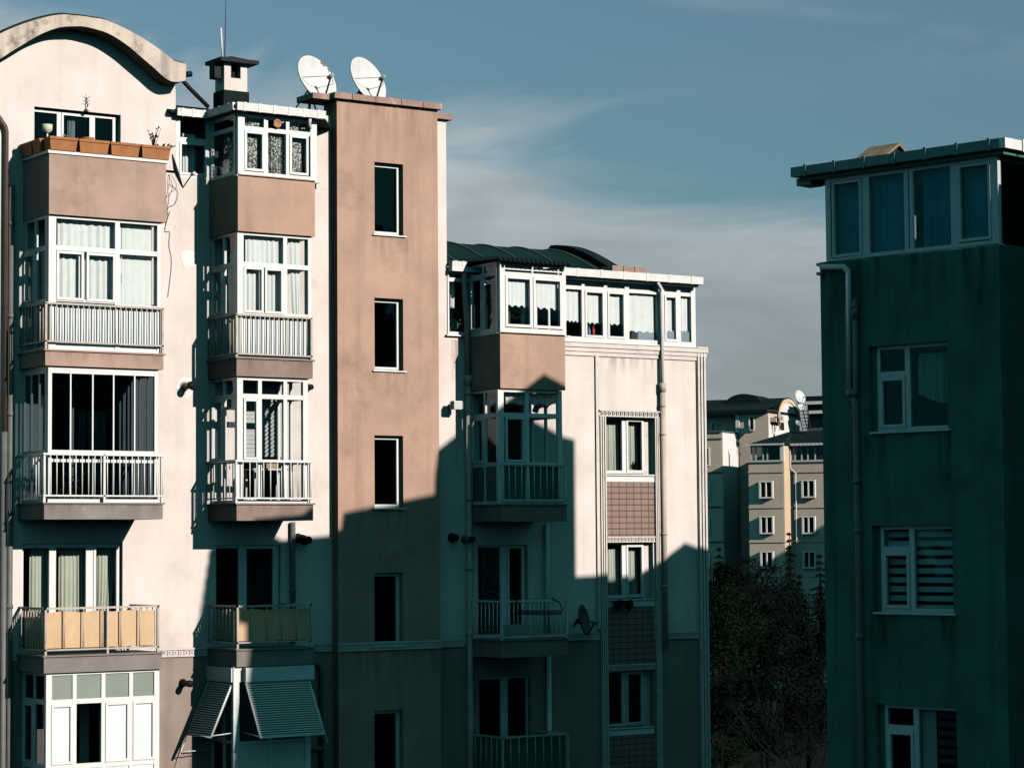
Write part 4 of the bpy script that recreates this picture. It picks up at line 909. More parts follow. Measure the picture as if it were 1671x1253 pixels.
# third level
z0, z1 = T[3], wz(870, 636, YB)
u0, u1 = gx(813, 720), gx(917.5, 720)
tr = (gzz(862, 681), gzz(862, 674)); lo = (gzz(862, 761), gzz(862, 754))
window(BLD, 'balcony_glazing', FG, u0, u1, z0, z1-.001, posts=[(gx(858, 720), gx(864, 720))], rails=[tr, lo], sashes=[(gx(825, 720), gx(857, 720), lo[1], tr[0])], edge=(.15, .11, .06, .06), d=.08, panels=[(u0+.1, u1-.08, z0+.05, lo[0]+.01)], pmat='green_panel', frame='white_plastic')
y0, y1 = YG+.085, W-.004; ym = y0+(y1-y0)*.48
fl = flank(xl3+.03); p_ = [(y0+.06, y1-.06, z0+.05, lo[0]+.01)]
window(BLD, 'balcony_glazing', fl, y0, y1, z0, z1-.001, posts=[(ym-.03, ym+.03)], rails=[tr, lo], sashes=[(ym+.03, y1-.05, lo[1], tr[0])], edge=(.07, .07, .06, .06), d=.06, panels=p_, pmat='green_panel')
window(BLD, 'balcony_glazing', lambda u, w, v: (u1+.02-w, u, v), y0, y1, z0, z1-.001, posts=[(ym-.03, ym+.03)], rails=[tr, lo], edge=(.07, .07, .06, .06), d=.06)
railing(BLD, [(xl3+.04, YB+.0), (xr3-.03, YB+.0), (xr3-.03, W-.02)], gzz(866, 816), gzz(866, 757), [10, 5], 'white_paint', r=.011, posts=[(xr3-.03, YB, T[3])])
h = Hh['b3mid']; window(BLD, 'window', FW, *h, posts=[(30.15, 30.22)], edge=(.06, .06, .06, .06), off=.08, room=1.3, glassm='dark_glass')
cv('scalloped awning cloth along the top of the glazed bay under the peaked shadow', FG, gx(826, 650), gx(908, 650), gzz(866, 661), z1-.06, .2, 'white_blind', 8, .012, hem=.06, seed=63)
t = thing('white_pipe', PY(885, 664, YG+.6), 'pale curved flue elbow inside the glazed bay below the scalloped awning cloth', 'flue'); b = MB(); b.tube([PY(x, y, YG+.6) for x, y in ((873, 672), (876, 664), (884, 660), (893, 661))], .07, 10); b.build('elbow', 'white_paint', t)
# second level: open balcony
h = Hh['b3low']; px = lambda p: wx(p, 930, W+.1)
window(BLD, 'window', FW, h[0], h[1]-.05, h[2], h[3], posts=[(px(815), px(826))], edge=(.04, .06, .05, .05), off=.06, room=1.4, glassm='dark_glass', sashes=[(px(826), h[1]-.08, h[2]+.02, h[3]-.02)], frame='white_plastic')
curtain('curtain', 'dark lace curtain behind the shaded open balcony with the wire rack', FW, px(781), px(813), h[2], h[3]-.08, .25, 'lace_curtain', 5, .03, 'lace curtains', seed=71)
railing(BLD, [(xl3-.02, W-.02), (xl3-.02, YB+.0), (xr3-.03, YB+.0), (xr3-.03, W-.02)], wz(868, 1038, YB), wz(868, 980, YB), [8, 16, 8], 'white_paint', r=.011, posts=[(xl3-.01, YB, T[2]), (xr3-.03, YB, T[2])])
b = MB(); x = wx(893, 950, W-.06); b.tube([(x, W-.06, 12.4), (x, W-.06, T[2])], .055, 8); b.tube([(x+.02, W-.06, 9.5), (x+.02, W-.06, .3)], .055, 8); b.build('downpipe', 'white_paint', BLD)
t = thing('wire_rack', PY(866, 985, YB-.15), 'black bent wire drying rack hooked over the railing of the shaded balcony', 'drying rack')
b = MB(); y_ = YB-.12
for a, c in (((834, 975), (852, 998)), ((900, 976), (918, 996))): b.tube([PY(*a, YB), PY((a[0]+c[0])/2+4, (a[1]+c[1])/2-4, y_), PY(*c, y_-.1)], .014, 6)
for k in range(4): b.tube([PY(836+k*3, 1002-k*2, y_-.3+.1*k), PY(917, 1002-k*2, y_-.3+.1*k)], .01, 6)
b.build('wires', 'black_metal', t)
t = thing('plastic_crate', (xl3+.55, YB+.35, T[2]), 'pale crate standing on the floor of the shaded railed balcony', 'crate'); b = MB()
x_, y_ = xl3+.35, YB+.2
for a in ((0, .5, 0, .03), (0, .5, .32, .35), (0, .03, .031, .319), (.47, .5, .031, .319)): b.box(x_+a[0], x_+a[1], y_+a[2], y_+a[3], T[2]+.002, T[2]+.3)
b.box(x_+.03, x_+.47, y_+.03, y_+.32, T[2]+.01, T[2]+.03); b.build('crate_box', 'frost_panel', t)
# first level
h = Hh['b3base']; px = lambda p: wx(p, 1150, W+.1)
window(BLD, 'window', FW, h[0], h[1]-.03, h[2], h[3], posts=[(px(816), px(827))], edge=(.04, .04, .05, .05), off=.06, room=1.4, glassm='dark_glass', frame='grey_frame')
zr0, zr1 = 7.1, wz(872, 1200, YB)
railing(BLD, [(xl3-.02, W-.02), (xl3-.02, YB+.0), (xr3-.03, YB+.0), (xr3-.03, W-.02)], zr0, zr1, [6, 8, 4], 'worn_paint', r=.012, posts=[(xl3-.01, YB, T[1]), (xr3-.03, YB, T[1])])
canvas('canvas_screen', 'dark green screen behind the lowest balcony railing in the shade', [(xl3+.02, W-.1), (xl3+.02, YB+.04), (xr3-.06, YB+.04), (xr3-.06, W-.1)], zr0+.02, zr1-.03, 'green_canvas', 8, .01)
b = MB(); b.tube([PY(773, 1170, YB+.5), PY(782, 1202, YB+.5)], .01, 5); b.build('stick', 'worn_paint', None, 'thin stick leaning at the corner of the lowest green screened balcony', 'stick')
dish(PY(949, 1012, W-.5), (.75, -1, .25), .33, 'dark satellite dish on the shaded wall beside the railed balcony', 'dish_dark', foot=(wx(936, 1020), W-.02, wz(936, 1020)), flat=.12)

# ------------------------------------------------------------------ wing: glass storey
GW = facade(W-.02); gw = lambda p, py=510: wx(p, py, W-.02)
z0, z1 = zsill, wz(1030, 463, W-.02); trn = (wz(1030, 478, W-.02), wz(1030, 472, W-.02))
hdr = wz(985, 556, W-.02)
u0, u1 = xr3-.3, gw(1135)
ps = [(949.6, 954.6), (986, 991.5), (1020, 1027), (1072.5, 1084.5), (1105, 1111)]
pc = [(gw(a), gw(c)) for a, c in ps]
zlo = z0+.1
window(BLD, 'strip_window', GW, u0, u1, z0+.002, z1, posts=pc, rails=[trn], sashes=[(pc[0][1], pc[1][0], zlo, trn[0]), (pc[1][1], pc[2][0], zlo, trn[0]), (pc[3][1], pc[4][0], zlo, trn[0])], edge=(.08, .13, .1, .05), d=.08, sill=(-.06, .03), sf=.05)
window(BLD, 'strip_window', GW, XTC+.002, xl3+.1, z0+.002, z1, rails=[trn], edge=(.04, .06, .07, .05), d=.08, sill=(-.06, .03))
window(BLD, 'strip_window', lambda u, w, v: (u1-w, u, v), W+.065, W+3, z0+.002, z1, posts=[(W+1.4, W+1.48)], rails=[trn], edge=(.06, .06, .1, .05), d=.08)
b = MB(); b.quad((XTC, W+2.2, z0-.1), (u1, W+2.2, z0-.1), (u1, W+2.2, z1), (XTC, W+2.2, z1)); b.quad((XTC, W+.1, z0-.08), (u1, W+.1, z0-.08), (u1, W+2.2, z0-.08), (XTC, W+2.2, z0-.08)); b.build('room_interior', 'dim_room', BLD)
bl = [(924, 946, 526), (955, 983, 529), (991, 1020, 531), (1026, 1069, 543), (1083, 1105, 542), (1110, 1126, 542)]
wd = ['white scalloped blind half hidden beside the roofed corner bay in the glass storey', 'white scalloped blind above the red and blue bottles', 'white scalloped blind in the narrow sash right of the bottles', 'wide white scalloped blind in the broadest pane beside the white drainpipe', 'white scalloped blind in the sash just right of the drainpipe', 'narrow white scalloped blind in the last pane of the glass storey']
for (a, c, yb_), w_ in zip(bl, wd): cv(w_, GW, gw(a), gw(c), wz((a+c)/2, yb_, W), z1-.04, .11, 'white_blind', 3, .008, hem=.05, seed=int(a))
cv('white scalloped blind in the small pane between tower and drainpipe', GW, XTC+.08, gw(742), wz(735, 503, W), z1-.04, .11, 'white_blind', 3, .008, hem=.05, seed=77)
p = PY(745, 530, W+.1); b = MB(); b.lathe([(.12, -.02), (.14, 0), (.12, .02), (.10, 0), (.12, -.02)], 20, Matrix.Translation((p.x, W+.25, p.z)) @ Matrix.Rotation(R(90), 4, 'X'))
for k in range(5): a = k*math.pi/5; d = Vector((math.cos(a), 0, math.sin(a)))*.12; c0 = Vector((p.x, W+.25, p.z)); b.tube([c0-d, c0+d], .006, 4)
b.tube([(p.x, W+.25, p.z-.13), (p.x, W+.25, z0-.07)], .02, 6); b.build('desk_fan', 'grey_frame', None, 'small round desk fan behind the pane next to the stair tower', 'fan')
def bottle(px, material, label, h):
    p = PY(px, 545, W+.12); b = MB(); z = z0-.078+.15
    b.lathe([(.001, 0), (.035, 0), (.037, .02), (.037, h*.6), (.028, h*.75), (.012, h*.82), (.012, h*.93), (.018, h*.94), (.018, h), (.001, h)], 14, Matrix.Translation((p.x, W+.14, z)))
    b.build('spray_bottle', material, None, label, 'bottle', 'bottles on the window ledge')
b = MB(); b.box(gw(955), gw(985), W+.07, W+.25, z0-.075, z0+.07); b.build('ledge', 'white_paint', BLD)
bottle(962, 'blue_plastic', 'blue bottle on the window ledge of the glass storey', .30); bottle(969, 'red_plastic', 'red bottle on the window ledge of the glass storey', .33)
# cornice below the glass storey, fluted corner, column of windows
b = MB(); hc = .15
for k, d in enumerate((.09, .06, .035)): b.box(xr3+.001, XE+.06-.02*k, -d, .002, zsill-.04-hc*(k+1)/1.6, zsill-.042-hc*k/1.6, FW)
b.build('cornice', 'moulding', BLD)
b = MB(); xp0, xp1 = wx(1136.5, 700), XE+.02; fluted(b, FW, xp0, xp1, 0, zsill-.05, .07, 3); b.box(xp0-.02, xp1+.03, -.1, .3, zsill-.048, zsill-.0, FW)
fluted(b, lambda u, w, v: (XE+.0-w, u, v), W+.01, W+.4, 0, zsill-.05, .05, 3); b.build('corner_pilaster', 'moulding', BLD)
b = MB(); xa_, xb2, xc_, xd_ = wx(977.5, 800), CW[0][0]-.001, CW[0][1]+.001, wx(1075, 800); ztop = wz(1026, 681)
fluted(b, FW, xa_, xb2, 0, ztop, .07, 3); fluted(b, FW, xc_, xd_, 0, ztop, .07, 3); b.build('pilaster', 'moulding', BLD)
b = MB(); b.box(wx(971, 700), wx(976, 700), -.045, .002, zf1+.1, zsill-.29, FW); b.build('wall_strip', 'moulding', BLD)
frieze(BLD, FW, xa_-.02, xd_+.02, ztop+.002, wz(1026, 670), .09)
for i, h in enumerate(CW):
    pxx = lambda p: wx(p, 730, W+.12)
    xr = h[0]+(h[1]-h[0])*.86
    window(BLD, 'window', FW, h[0], xr, h[2]+.02, h[3], posts=[(h[0]+(h[1]-h[0])*.405, h[0]+(h[1]-h[0])*.5)], edge=(.02, .055, .07, .05), off=.1, room=1.3, glassm='dark_glass' if i == 2 else 'clear_glass', sashes=[(h[0]+(h[1]-h[0])*.49, xr-.02, h[2]+.05, h[3]-.05)], frame='white_plastic' if i < 2 else 'grey_frame')
    b = MB(); b.box(xr+.001, h[1]-.001, W+.13, W+.16, h[2], h[3]); b.build('reveal_board', 'moulding', BLD)
    b = MB(); b.box(h[0]+.0, h[1], -.05, .15, h[2]-.03, h[2]-.001, FW); b.box(h[0]+.0, h[1], -.03, .002, h[2]-.17, h[2]-.05, FW); b.build('sill', 'white_paint', BLD)
    zb_ = CW[i+1][3]+.14 if i < 2 else 4.6
    b = MB(); b.box(h[0]+.0, h[1]-.0, -.015, .002, zb_, h[2]-.172, FW); b.build('tile_panel', 'brown_tile', BLD)
    if i < 2: frieze(BLD, FW, h[0], h[1], CW[i+1][3]+.005, CW[i+1][3]+.138, .06)
    if i < 2:
        ww = h[1]-h[0]; wn = ('sunlit upper', 'half shaded middle')[i]
        curtain('curtain', f'sage curtain in the left half of the {wn} window of the tiled column', FW, h[0]+.01, h[0]+ww*.30, h[2]+.08, h[3]-.13, .3, 'sage_curtain', 5, .03, 'sage curtains', seed=80+i)
        curtain('curtain', f'sage curtain in the right half of the {wn} window of the tiled column', FW, h[0]+ww*.46, h[0]+ww*.70, h[2]+.08, h[3]-.13, .3, 'sage_curtain', 4, .03, 'sage curtains', seed=90+i)
h = CW[0]; p = PY(1037, 766, W+.2); sprig('potted_plant', 'small dark houseplant inside the upper window of the tiled column', (p.x, W+.24, h[2]+.1), .22, .1, 9, 4, 'foliage_dark', seed=15, ls=.03)
b = MB(); h = CW[1]; rnd = random.Random(2); vs = []
for j in range(4):
    for i in range(9): vs.append((h[0]+.12+i*.07+rnd.uniform(-.015, .015), W-.055-.02*j+rnd.uniform(-.01, .01)-(.03 if j else -.1), h[2]+.02-(j*.07 if j else -.0)*(1+.4*math.sin(i*1.3))))
b.add(vs, [[j*9+i, j*9+i+1, j*9+i+10, j*9+i+9] for j in range(3) for i in range(8)], True); b.build('cloth', 'black_cloth', None, 'crumpled black cloth draped over the sill of the middle column window', 'cloth')
# rainwater pipe and gutter of the wing
b = MB(); zgw = wz(1030, 451, W-.25); xge = wx(1144.5, 462, W-.25); gutter(b, (xr3+.05, W-.25, zgw), (xge, W-.25, zgw), .085, 7); gutter(b, (XTC+.02, W-.12, zgw), (xl3-.15, W-.12, zgw), .08, 2)
b.build('gutter', 'white_paint', BLD)
x = wx(1080.5, 600, W-.1); zj = wz(1081, 628, W-.1); b = MB()
b.tube([(wx(1073.5, 466, W-.25), W-.25, zgw-.03), (wx(1073.5, 466, W-.25), W-.25, zgw-.12), (x-.02, W-.12, zgw-.22), (x, W-.1, zgw-.34), (x, W-.1, zj)], .045, 10); o = b.build('downpipe', 'white_paint', BLD)
b = MB(); b.tube([(x, W-.1, zj+.04), (x, W-.1, zj-.16)], .085, 12); b.tube([(x, W-.1, zj-.15), (x, W-.1, 9.55)], .065, 12)
for z in (zj-.45, zj-1.1, 12.2, 11): b.tube([(x, W-.1, z), (x, W-.1, z-.06)], .078, 12)
b.build('lower_length', 'beige_pipe', o)
x = wx(764, 600, W-.1); b = MB(); zj = wz(764, 614, W-.1)
b.tube([(wx(757, 445, W-.1), W-.12, zgw-.05), (wx(757, 455, W-.1), W-.1, zgw-.3), (x-.03, W-.1, zgw-1.2), (x, W-.1, zj)], .06, 10); b.tube([(x, W-.1, zj+.02), (x, W-.1, zj-.2)], .085, 12); b.tube([(x, W-.1, zj-.2), (x, W-.1, .3)], .065, 10)
for z in (15.2, 12.9, 11.4, 10): b.tube([(x, W-.1, z), (x, W-.1, z+.07)], .08, 10)
b.build('downpipe', 'beige_pipe', BLD)
# flat eave deck, barrel roof with standing seams, coping at its end
b = MB(); b.box(XTC+.01, xge-.05, W-.2, W+3.4, z1+.0, z1+.1); b.build('eave', 'white_paint', BLD)
prof = []
for i in range(17):
    t = i/16; y = W+.05+3.2*t; z = zgw+.05+0.80*(math.sin(min(t*1.25, 1)*math.pi/2)**1.25 if True else t)*(1-.0*t) - (.12*max(0, t-.8)/.2)
    prof.append((y, z))
xb0, xb1 = XTC+.01, wx(1002, 441, W+.3)
b = MB(); n = len(prof); V_ = []
for x in (xb0, xb1): V_ += [(x, y, z) for y, z in prof]
V_ += [(xb0, y, z-.06) for y, z in prof]+[(xb1, y, z-.06) for y, z in prof]
fs = [[i, i+1, n+i+1, n+i] for i in range(n-1)]+[[2*n+i, 2*n+i+1, 3*n+i+1, 3*n+i] for i in range(n-1)]+[[n+i, n+i+1, 3*n+i+1, 3*n+i] for i in range(n-1)]
b.add(V_, fs, True)
xs = xb0+.45
barrel = b.build('barrel_roof', 'green_metal_roof', BLD); b = MB()
while xs < xb1-.2: b.tube([(xs, y, z+.012) for y, z in prof], .022, 6); xs += .98
b.build('standing_seams', 'roof_seam', barrel)
b = MB(); pr2 = [(W+.05+3.2*t*1.0, zgw+.14+0.86*math.sin(min(1, t*1.2)*math.pi/2)**1.1-(.5*max(0, t-.83)/.17)) for t in [i/16 for i in range(17)]]
for i in range(16):
    (ya, za), (yb2, zb2) = pr2[i], pr2[i+1]; x0_, x1_ = xb1-.12, xb1+.25
    b.add([(x0_, ya, za), (x1_, ya, za), (x1_, yb2, zb2), (x0_, yb2, zb2), (x0_, ya, za-.10), (x1_, ya, za-.10), (x1_, yb2, zb2-.10), (x0_, yb2, zb2-.10)], [[0, 1, 2, 3], [4, 7, 6, 5], [0, 4, 5, 1], [2, 6, 7, 3], [0, 3, 7, 4], [1, 5, 6, 2]])
b.prism([(y, z-.05) for y, z in pr2]+[(W+3.2, zgw), (W+.06, zgw)], lambda u, w, v: (xb1+.0+w, u, v), 0, .1)
b.build('end_coping', 'dark_roof', barrel)
b = MB(); c0 = wx(996, 446, W-.05)
for k in range(3): w_ = (wx(1051, 447, W-.05)-c0)/3; b.box(c0+k*w_+.01, c0+(k+1)*w_-.01, W-.12, W+.3, zgw+.1, zgw+.24)
b.build('coping', 'coping_tile', BLD)
# rain streaks below sills, slabs and copings
def streak(m, u0, u1, v0, v1, material, parent, off=-.003):
    b = MB(); b.quad(m(u0, off, v0), m(u1, off, v0), m(u1, off, v1), m(u0, off, v1)); b.build('rain_streak', material, parent)
for h in TW: streak(FT, h[0]-.05, h[1]+.12, h[2]-1.1, h[2]-.04, 'grime_streak', BLD)
streak(FT, XT0+.02, XT1-.02, ztw-1.3, ztw-.0, 'grime_streak', BLD)
streak(FT, XT0+.02, XT1-.02, 8.6, 9.74, 'grime_streak', BLD)
streak(FW, wx(737, 600), wx(747, 600), 12.6, 16.4, 'rust_streak', BLD)
pass
streak(FB, xl1, xr1-.05, 15.43, 15.68, 'grime_streak', BLD); streak(FB, xl2, xr2, 15.36, 15.68, 'grime_streak', BLD); streak(FB, xl2, xr2, 12.48, 12.78, 'grime_streak', BLD); streak(FB, xl1, xr1-.05, 12.51, 12.78, 'grime_streak', BLD)
streak(FW, wx(980, 600), wx(1066, 600), 15.5, 16.2, 'grime_streak', BLD)
# ================================================================== the shaded block at the right
# it stands turned about ten degrees against the sunlit block: local axes, turned about one point of its face
XR = 27.3; FR = flank(XR); XF_O = Vector((27.3, 28.65, 0)); XF_A = R(11)
q2, e2 = Vector((math.cos(XF_A), math.sin(XF_A), 0)), Vector((-math.sin(XF_A), math.cos(XF_A), 0))
def to_local(p): d = Vector(p)-XF_O; return Vector((XF_O.x+d.dot(q2), XF_O.y+d.dot(e2), d.z))
def to_world(p): p = Vector(p); return Vector((XF_O.x, XF_O.y, 0))+q2*(p.x-XF_O.x)+e2*(p.y-XF_O.y)+Vector((0, 0, p.z))
def hit(o, r, nrm, c): return o+r*((c-(o-XF_O).dot(nrm))/r.dot(nrm))
O3 = Vector((0, 0, H))
def PX2(px, py, x): return to_local(hit(O3, ray(px, py), q2, x-XF_O.x))
def PY2(px, py, y): return to_local(hit(O3, ray(px, py), e2, y-XF_O.y))
XF[0] = to_world
ry = lambda px, py, x=XR: PX2(px, py, x).y
rz = lambda px, py, x=XR: PX2(px, py, x).z
B2 = thing('apartment_building', (36, 26, 0), 'dark green apartment block in shade at the right with a glazed top storey', 'apartment building', None)
glass('wavy_glass', (.62, .72, .72), .04, wave=(1.0, .07), gcol=(.45, .95, 1))
yb0, yb1 = ry(1632, 500), ry(1338, 430)
z16 = rz(1490, 412); 
RW = []
for a, c, t, bt, ref in ((1418, 1546, 561, 705, 1482), (1424, 1555, 857, 1002, 1490), (1431, 1562, 1151, 1296, 1497)):
    RW.append((ry(c, (t+bt)/2), ry(a, (t+bt)/2), rz(ref, bt), rz(ref, t)))
b = MB(); b.wall(FR, yb0, yb1, 0, z16, RW, .14)
b.box(XR+.002, 33.4, yb1-.2, yb1-.001, 0, z16); b.box(XR+.2, 33.4, yb0+.5, yb1-.3, z16-.2, z16-.02)
b.build('wall', 'teal_stucco', B2)
b = MB(); b.box(XR+.001, 33.4, yb0+.003, yb0+.2, 0, z16-.003); b.build('front_wall', 'teal_dark_stucco', B2)
for i, h in enumerate(RW):
    u0, u1, v0, v1 = h
    s = u1-u0; pu = lambda p: u1-(p-(1418, 1424, 1431)[i])/128*s       # across the opening, left of the photo is the far end
    lft = u1-.0
    # seen from outside the far end is on the left: narrow light with a transom, wide light at the near end
    uA, uB = pu((1418, 1424, 1431)[i]+54), pu((1418, 1424, 1431)[i]+62)
    tr = v1-.33*(v1-v0)+.0 if i == 0 else v1-.27*(v1-v0)
    window(B2, 'window', FR, u0, u1-.10, v0+.03, v1, posts=[(uB, uA)], rails=[(tr-.05, tr+.05, uA, u1-.15)], sashes=[(uA+.0, u1-.15, v0+.09, tr-.05)], edge=(.05, .05, .06, .06), off=.1, room=1.4, glassm='wavy_glass', frame='grey_frame', sill=(-.06, .035, 'grey_frame'), label=('upper window with glass reflecting the sunlit block', 'middle window with striped blind', 'lowest window, partly cut off by the picture edge')[i])
    b = MB(); b.box(u1-.099, u1-.002, XR+.11-XR, .15, v0, v1, FR); b.build('reveal_board', 'teal_dark_stucco', B2)
h = RW[1]
b = MB(); n = 9
for i in range(n):
    z = h[2]+.06+(h[3]-h[2]-.1)*i/n; b.box(h[0]+.08, h[1]-.16, .22, .225, z, z+(h[3]-h[2])/n*.55, FR)
b.build('striped_blind', 'white_blind', None, 'pale striped blind in the middle window of the dark green block', 'blind', 'striped blinds')
h = RW[2]
b = MB()
for i in range(n): z = h[2]+.06+(h[3]-h[2]-.1)*i/n; b.box(h[0]+.08, h[0]+.5, .22, .225, z, z+(h[3]-h[2])/n*.55, FR)
b.build('striped_blind', 'grey_blind', None, 'dim striped blind at the right of the lowest window of the dark green block', 'blind', 'striped blinds')
curtain('curtain', 'pale curtain hanging beside the striped blind in the lowest window of the dark green block', FR, h[0]+.55, h[0]+.95, h[2]+.05, h[3]-.08, .24, 'white_curtain', 4, .04, 'curtains of the dark block', seed=101)
h = RW[0]
curtain('curtain', 'pale draped curtain in the wide pane of the upper window below the glazed top storey', FR, h[0]+.15, h[0]+.75, h[2]+.45, h[3]-.15, .26, 'sage_curtain', 4, .04, 'curtains of the dark block', seed=102, dip=.2)
# glazed top storey
FG2 = flank(XR+.06); ry2 = lambda p: ry(p, 340, XR+.06)
z0, z1 = z16+.0, PX2(1465, 257, XR-.12).z-.16
c = [(1406, 1418), (1475, 1482), (1484, 1490), (1551, 1564)]
pp = [(ry2(b_), ry2(a_)) for a_, b_ in c]
ue0, ue1 = ry2(1629), ry2(1347)
window(B2, 'balcony_glazing', FG2, ue0, ue1, z0, z1, posts=pp, sashes=[(pp[0][1], ry2(1358), z0+.06, z1-.07), (ry2(1617), pp[3][0], z0+.09, z1-.07)], edge=(.17, .10, .07, .06), d=.08, glassm='wavy_glass', frame='grey_frame', sf=.045, sill=(-.06, .03, 'grey_frame'))
fb = lambda u, w, v: (u, yb1-.1-w, v)
window(B2, 'balcony_glazing', fb, XR+.2, XR+4, z0, z1, posts=[(XR+1.4, XR+1.5), (XR+2.7, XR+2.8)], edge=(.06, .06, .06, .06), d=.07, glassm='wavy_glass', frame='grey_frame')
window(B2, 'balcony_glazing', lambda u, w, v: (u, ue0+.01+w, v), XR+.15, XR+2.4, z0-.1, z1, posts=[(XR+1.1, XR+1.17)], edge=(.02, .06, .06, .06), d=.07, glassm='dark_glass', frame='gutter_shade_teal')
b = MB(); b.quad((XR+2, yb0+.3, z0), (XR+2, yb1-.3, z0), (XR+2, yb1-.3, z1), (XR+2, yb0+.3, z1)); b.build('room_interior', 'dark_room', B2)
names = ['teal curtain in the leftmost pane of the glazed top storey', 'teal curtain, partly hidden by reflections, in the second pane of the glazed top storey', 'blue teal curtain behind the third pane of the glazed top storey', 'bright blue teal curtain in the rightmost pane of the glazed top storey']
for k, ((a, c_), nm) in enumerate(zip(((1364, 1405), (1419, 1474), (1510, 1550), (1566, 1611)), names)):
    curtain('curtain', nm, FG2, ry2(c_)-.02, ry2(a)+.16, z0+.05, z1-.05, .2, 'teal_curtain', 7, .03, 'teal curtains of the glazed top storey', seed=110+k)
# eave, gutter, roof
xe = XR-.12; ye0, ye1 = ry(1640, 232, xe), ry(1290, 283, xe); zq = PX2(1465, 257, xe).z-17.88
b = MB(); b.box(xe+.1, 33.4, ye0+.1, ye1-.1, z1+.003, z1+.06); b.build('soffit', 'teal_dark_stucco', B2)
b = MB()
b.box(xe, xe+.11, ye0+.111, ye1, 17.80+zq, 17.96+zq); b.box(xe+.112, 33.4, ye1-.11, ye1, 17.80+zq, 17.96+zq)
for k in range(7):
    y = ye0+(ye1-ye0)*(k+.5)/7; b.box(xe-.018, xe-.001, y-.025, y+.025, 17.78+zq, 17.98+zq)
b.box(xe+.13, xe+.5, ye1-.3, ye1-.02, 17.66+zq, 17.78+zq)
b.build('gutter', 'gutter_shade_teal', B2)  # shaded run of the white gutter, shade painted as teal
b = MB(); b.box(xe+.002, 33.4, ye0, ye0+.11, 17.80+zq, 17.96+zq)
for k in range(5): x = xe+.5+k*.7; b.box(x-.025, x+.025, ye0-.018, ye0-.001, 17.78+zq, 17.98+zq)
b.build('front_gutter', 'white_paint', B2)
b = MB(); A = [(xe+.02, ye0+.02, 17.95+zq), (33.4, ye0+.02, 17.95+zq), (33.4, ye1-.02, 17.95+zq), (xe+.02, ye1-.02, 17.95+zq)]; ym = (ye0+ye1)/2
b.add(A+[(xe+2.6, ym, 18.25+zq), (33.4, ym, 18.25+zq)], [[0, 1, 5, 4], [2, 3, 4, 5], [3, 0, 4]]); b.build('roof', 'dark_roof', B2)
# tiled vent hood on the roof
yh = 29.7; hz = 18.1
l_, r_, ap = PY2(1443, 254, yh), PY2(1483, 250, yh), PY2(1468, 233, yh); t = thing('roof_vent', to_world((l_.x, yh, hz)), 'small rusty gabled vent hood sitting on the roof of the dark green block', 'roof vent')
b = MB(); L2 = .62
for q0, q1 in ((l_, ap), (ap, r_)):
    d = Vector((0, L2, 0)); u = Vector((0, 0, -.05)); b.add([q0, q1, q1+d, q0+d, q0+u, q1+u, q1+d+u, q0+d+u], [[0, 1, 2, 3], [4, 7, 6, 5], [0, 4, 5, 1], [1, 5, 6, 2], [2, 6, 7, 3], [3, 7, 4, 0]])
b.build('hood', 'rust_metal', t)
b = MB(); b.prism([(l_.x+.06, 18.0), (r_.x-.06, 18.0), (r_.x-.06, r_.z-.03), (ap.x, ap.z-.08), (l_.x+.06, l_.z-.03)], lambda u, w, v: (u, w, v), yh+.06, yh+L2-.06); b.build('cheek', 'dark_roof', t)
for a, c, z in ((yb0+.05, yb0+1.1, 1.9), (yb0+1.3, yb0+1.9, 1.2), (yb0+2.0, yb0+2.7, 1.6), (yb1-.9, yb1-.05, 2.2)): streak(FR, a, c, z16-z, z16-.01, 'dark_streak', B2)
for h in RW[:2]: streak(FR, h[0]-.05, h[0]+.25, h[2]-1.3, h[2]-.03, 'dark_streak', B2); streak(FR, h[1]-.3, h[1]+.1, h[2]-1.2, h[2]-.03, 'dark_streak', B2)
# unseen storeys shaped to throw the stepped and gabled shade on the sunlit block
yc2 = 28.2; sil = []
for px, py, y in ((560, 836, W-.25), (714, 805, W-.25), (714.8, 735, W-.25), (753, 703, W), (888, 610, YB), (920, 712, W), (938, 717, W), (940, 940, W), (985, 938, W), (1045, 935, W), (1075, 918, W), (1118, 885, W), (1150, 897, W)):
    p = to_local(hit(PY(px, py, y), sd, e2, yc2-XF_O.y)); sil.append((p.x, p.z))
sil = [(sil[0][0], 17.9)]+sil+[(sil[-1][0]+2, sil[-1][1]-.6), (sil[-1][0]+2, 0), (33.41, 0), (33.41, 17.9)]
print('SIL', [(round(a, 2), round(c, 2)) for a, c in sil])
b = MB(); b.prism(sil, lambda u, w, v: (u, w, v), 26.9, yc2); b.build('shading_storey', 'teal_stucco', B2)
b = MB(); b.box(XR+.3, 46, yb0-9, yb0-3, 0, 18.85); b.box(XR+1.2, 46, yb0-2.999, yb0-.003, 0, 17.5); b.build('shading_wing', 'teal_dark_stucco', B2)  # unseen wing added to keep the front face in shade
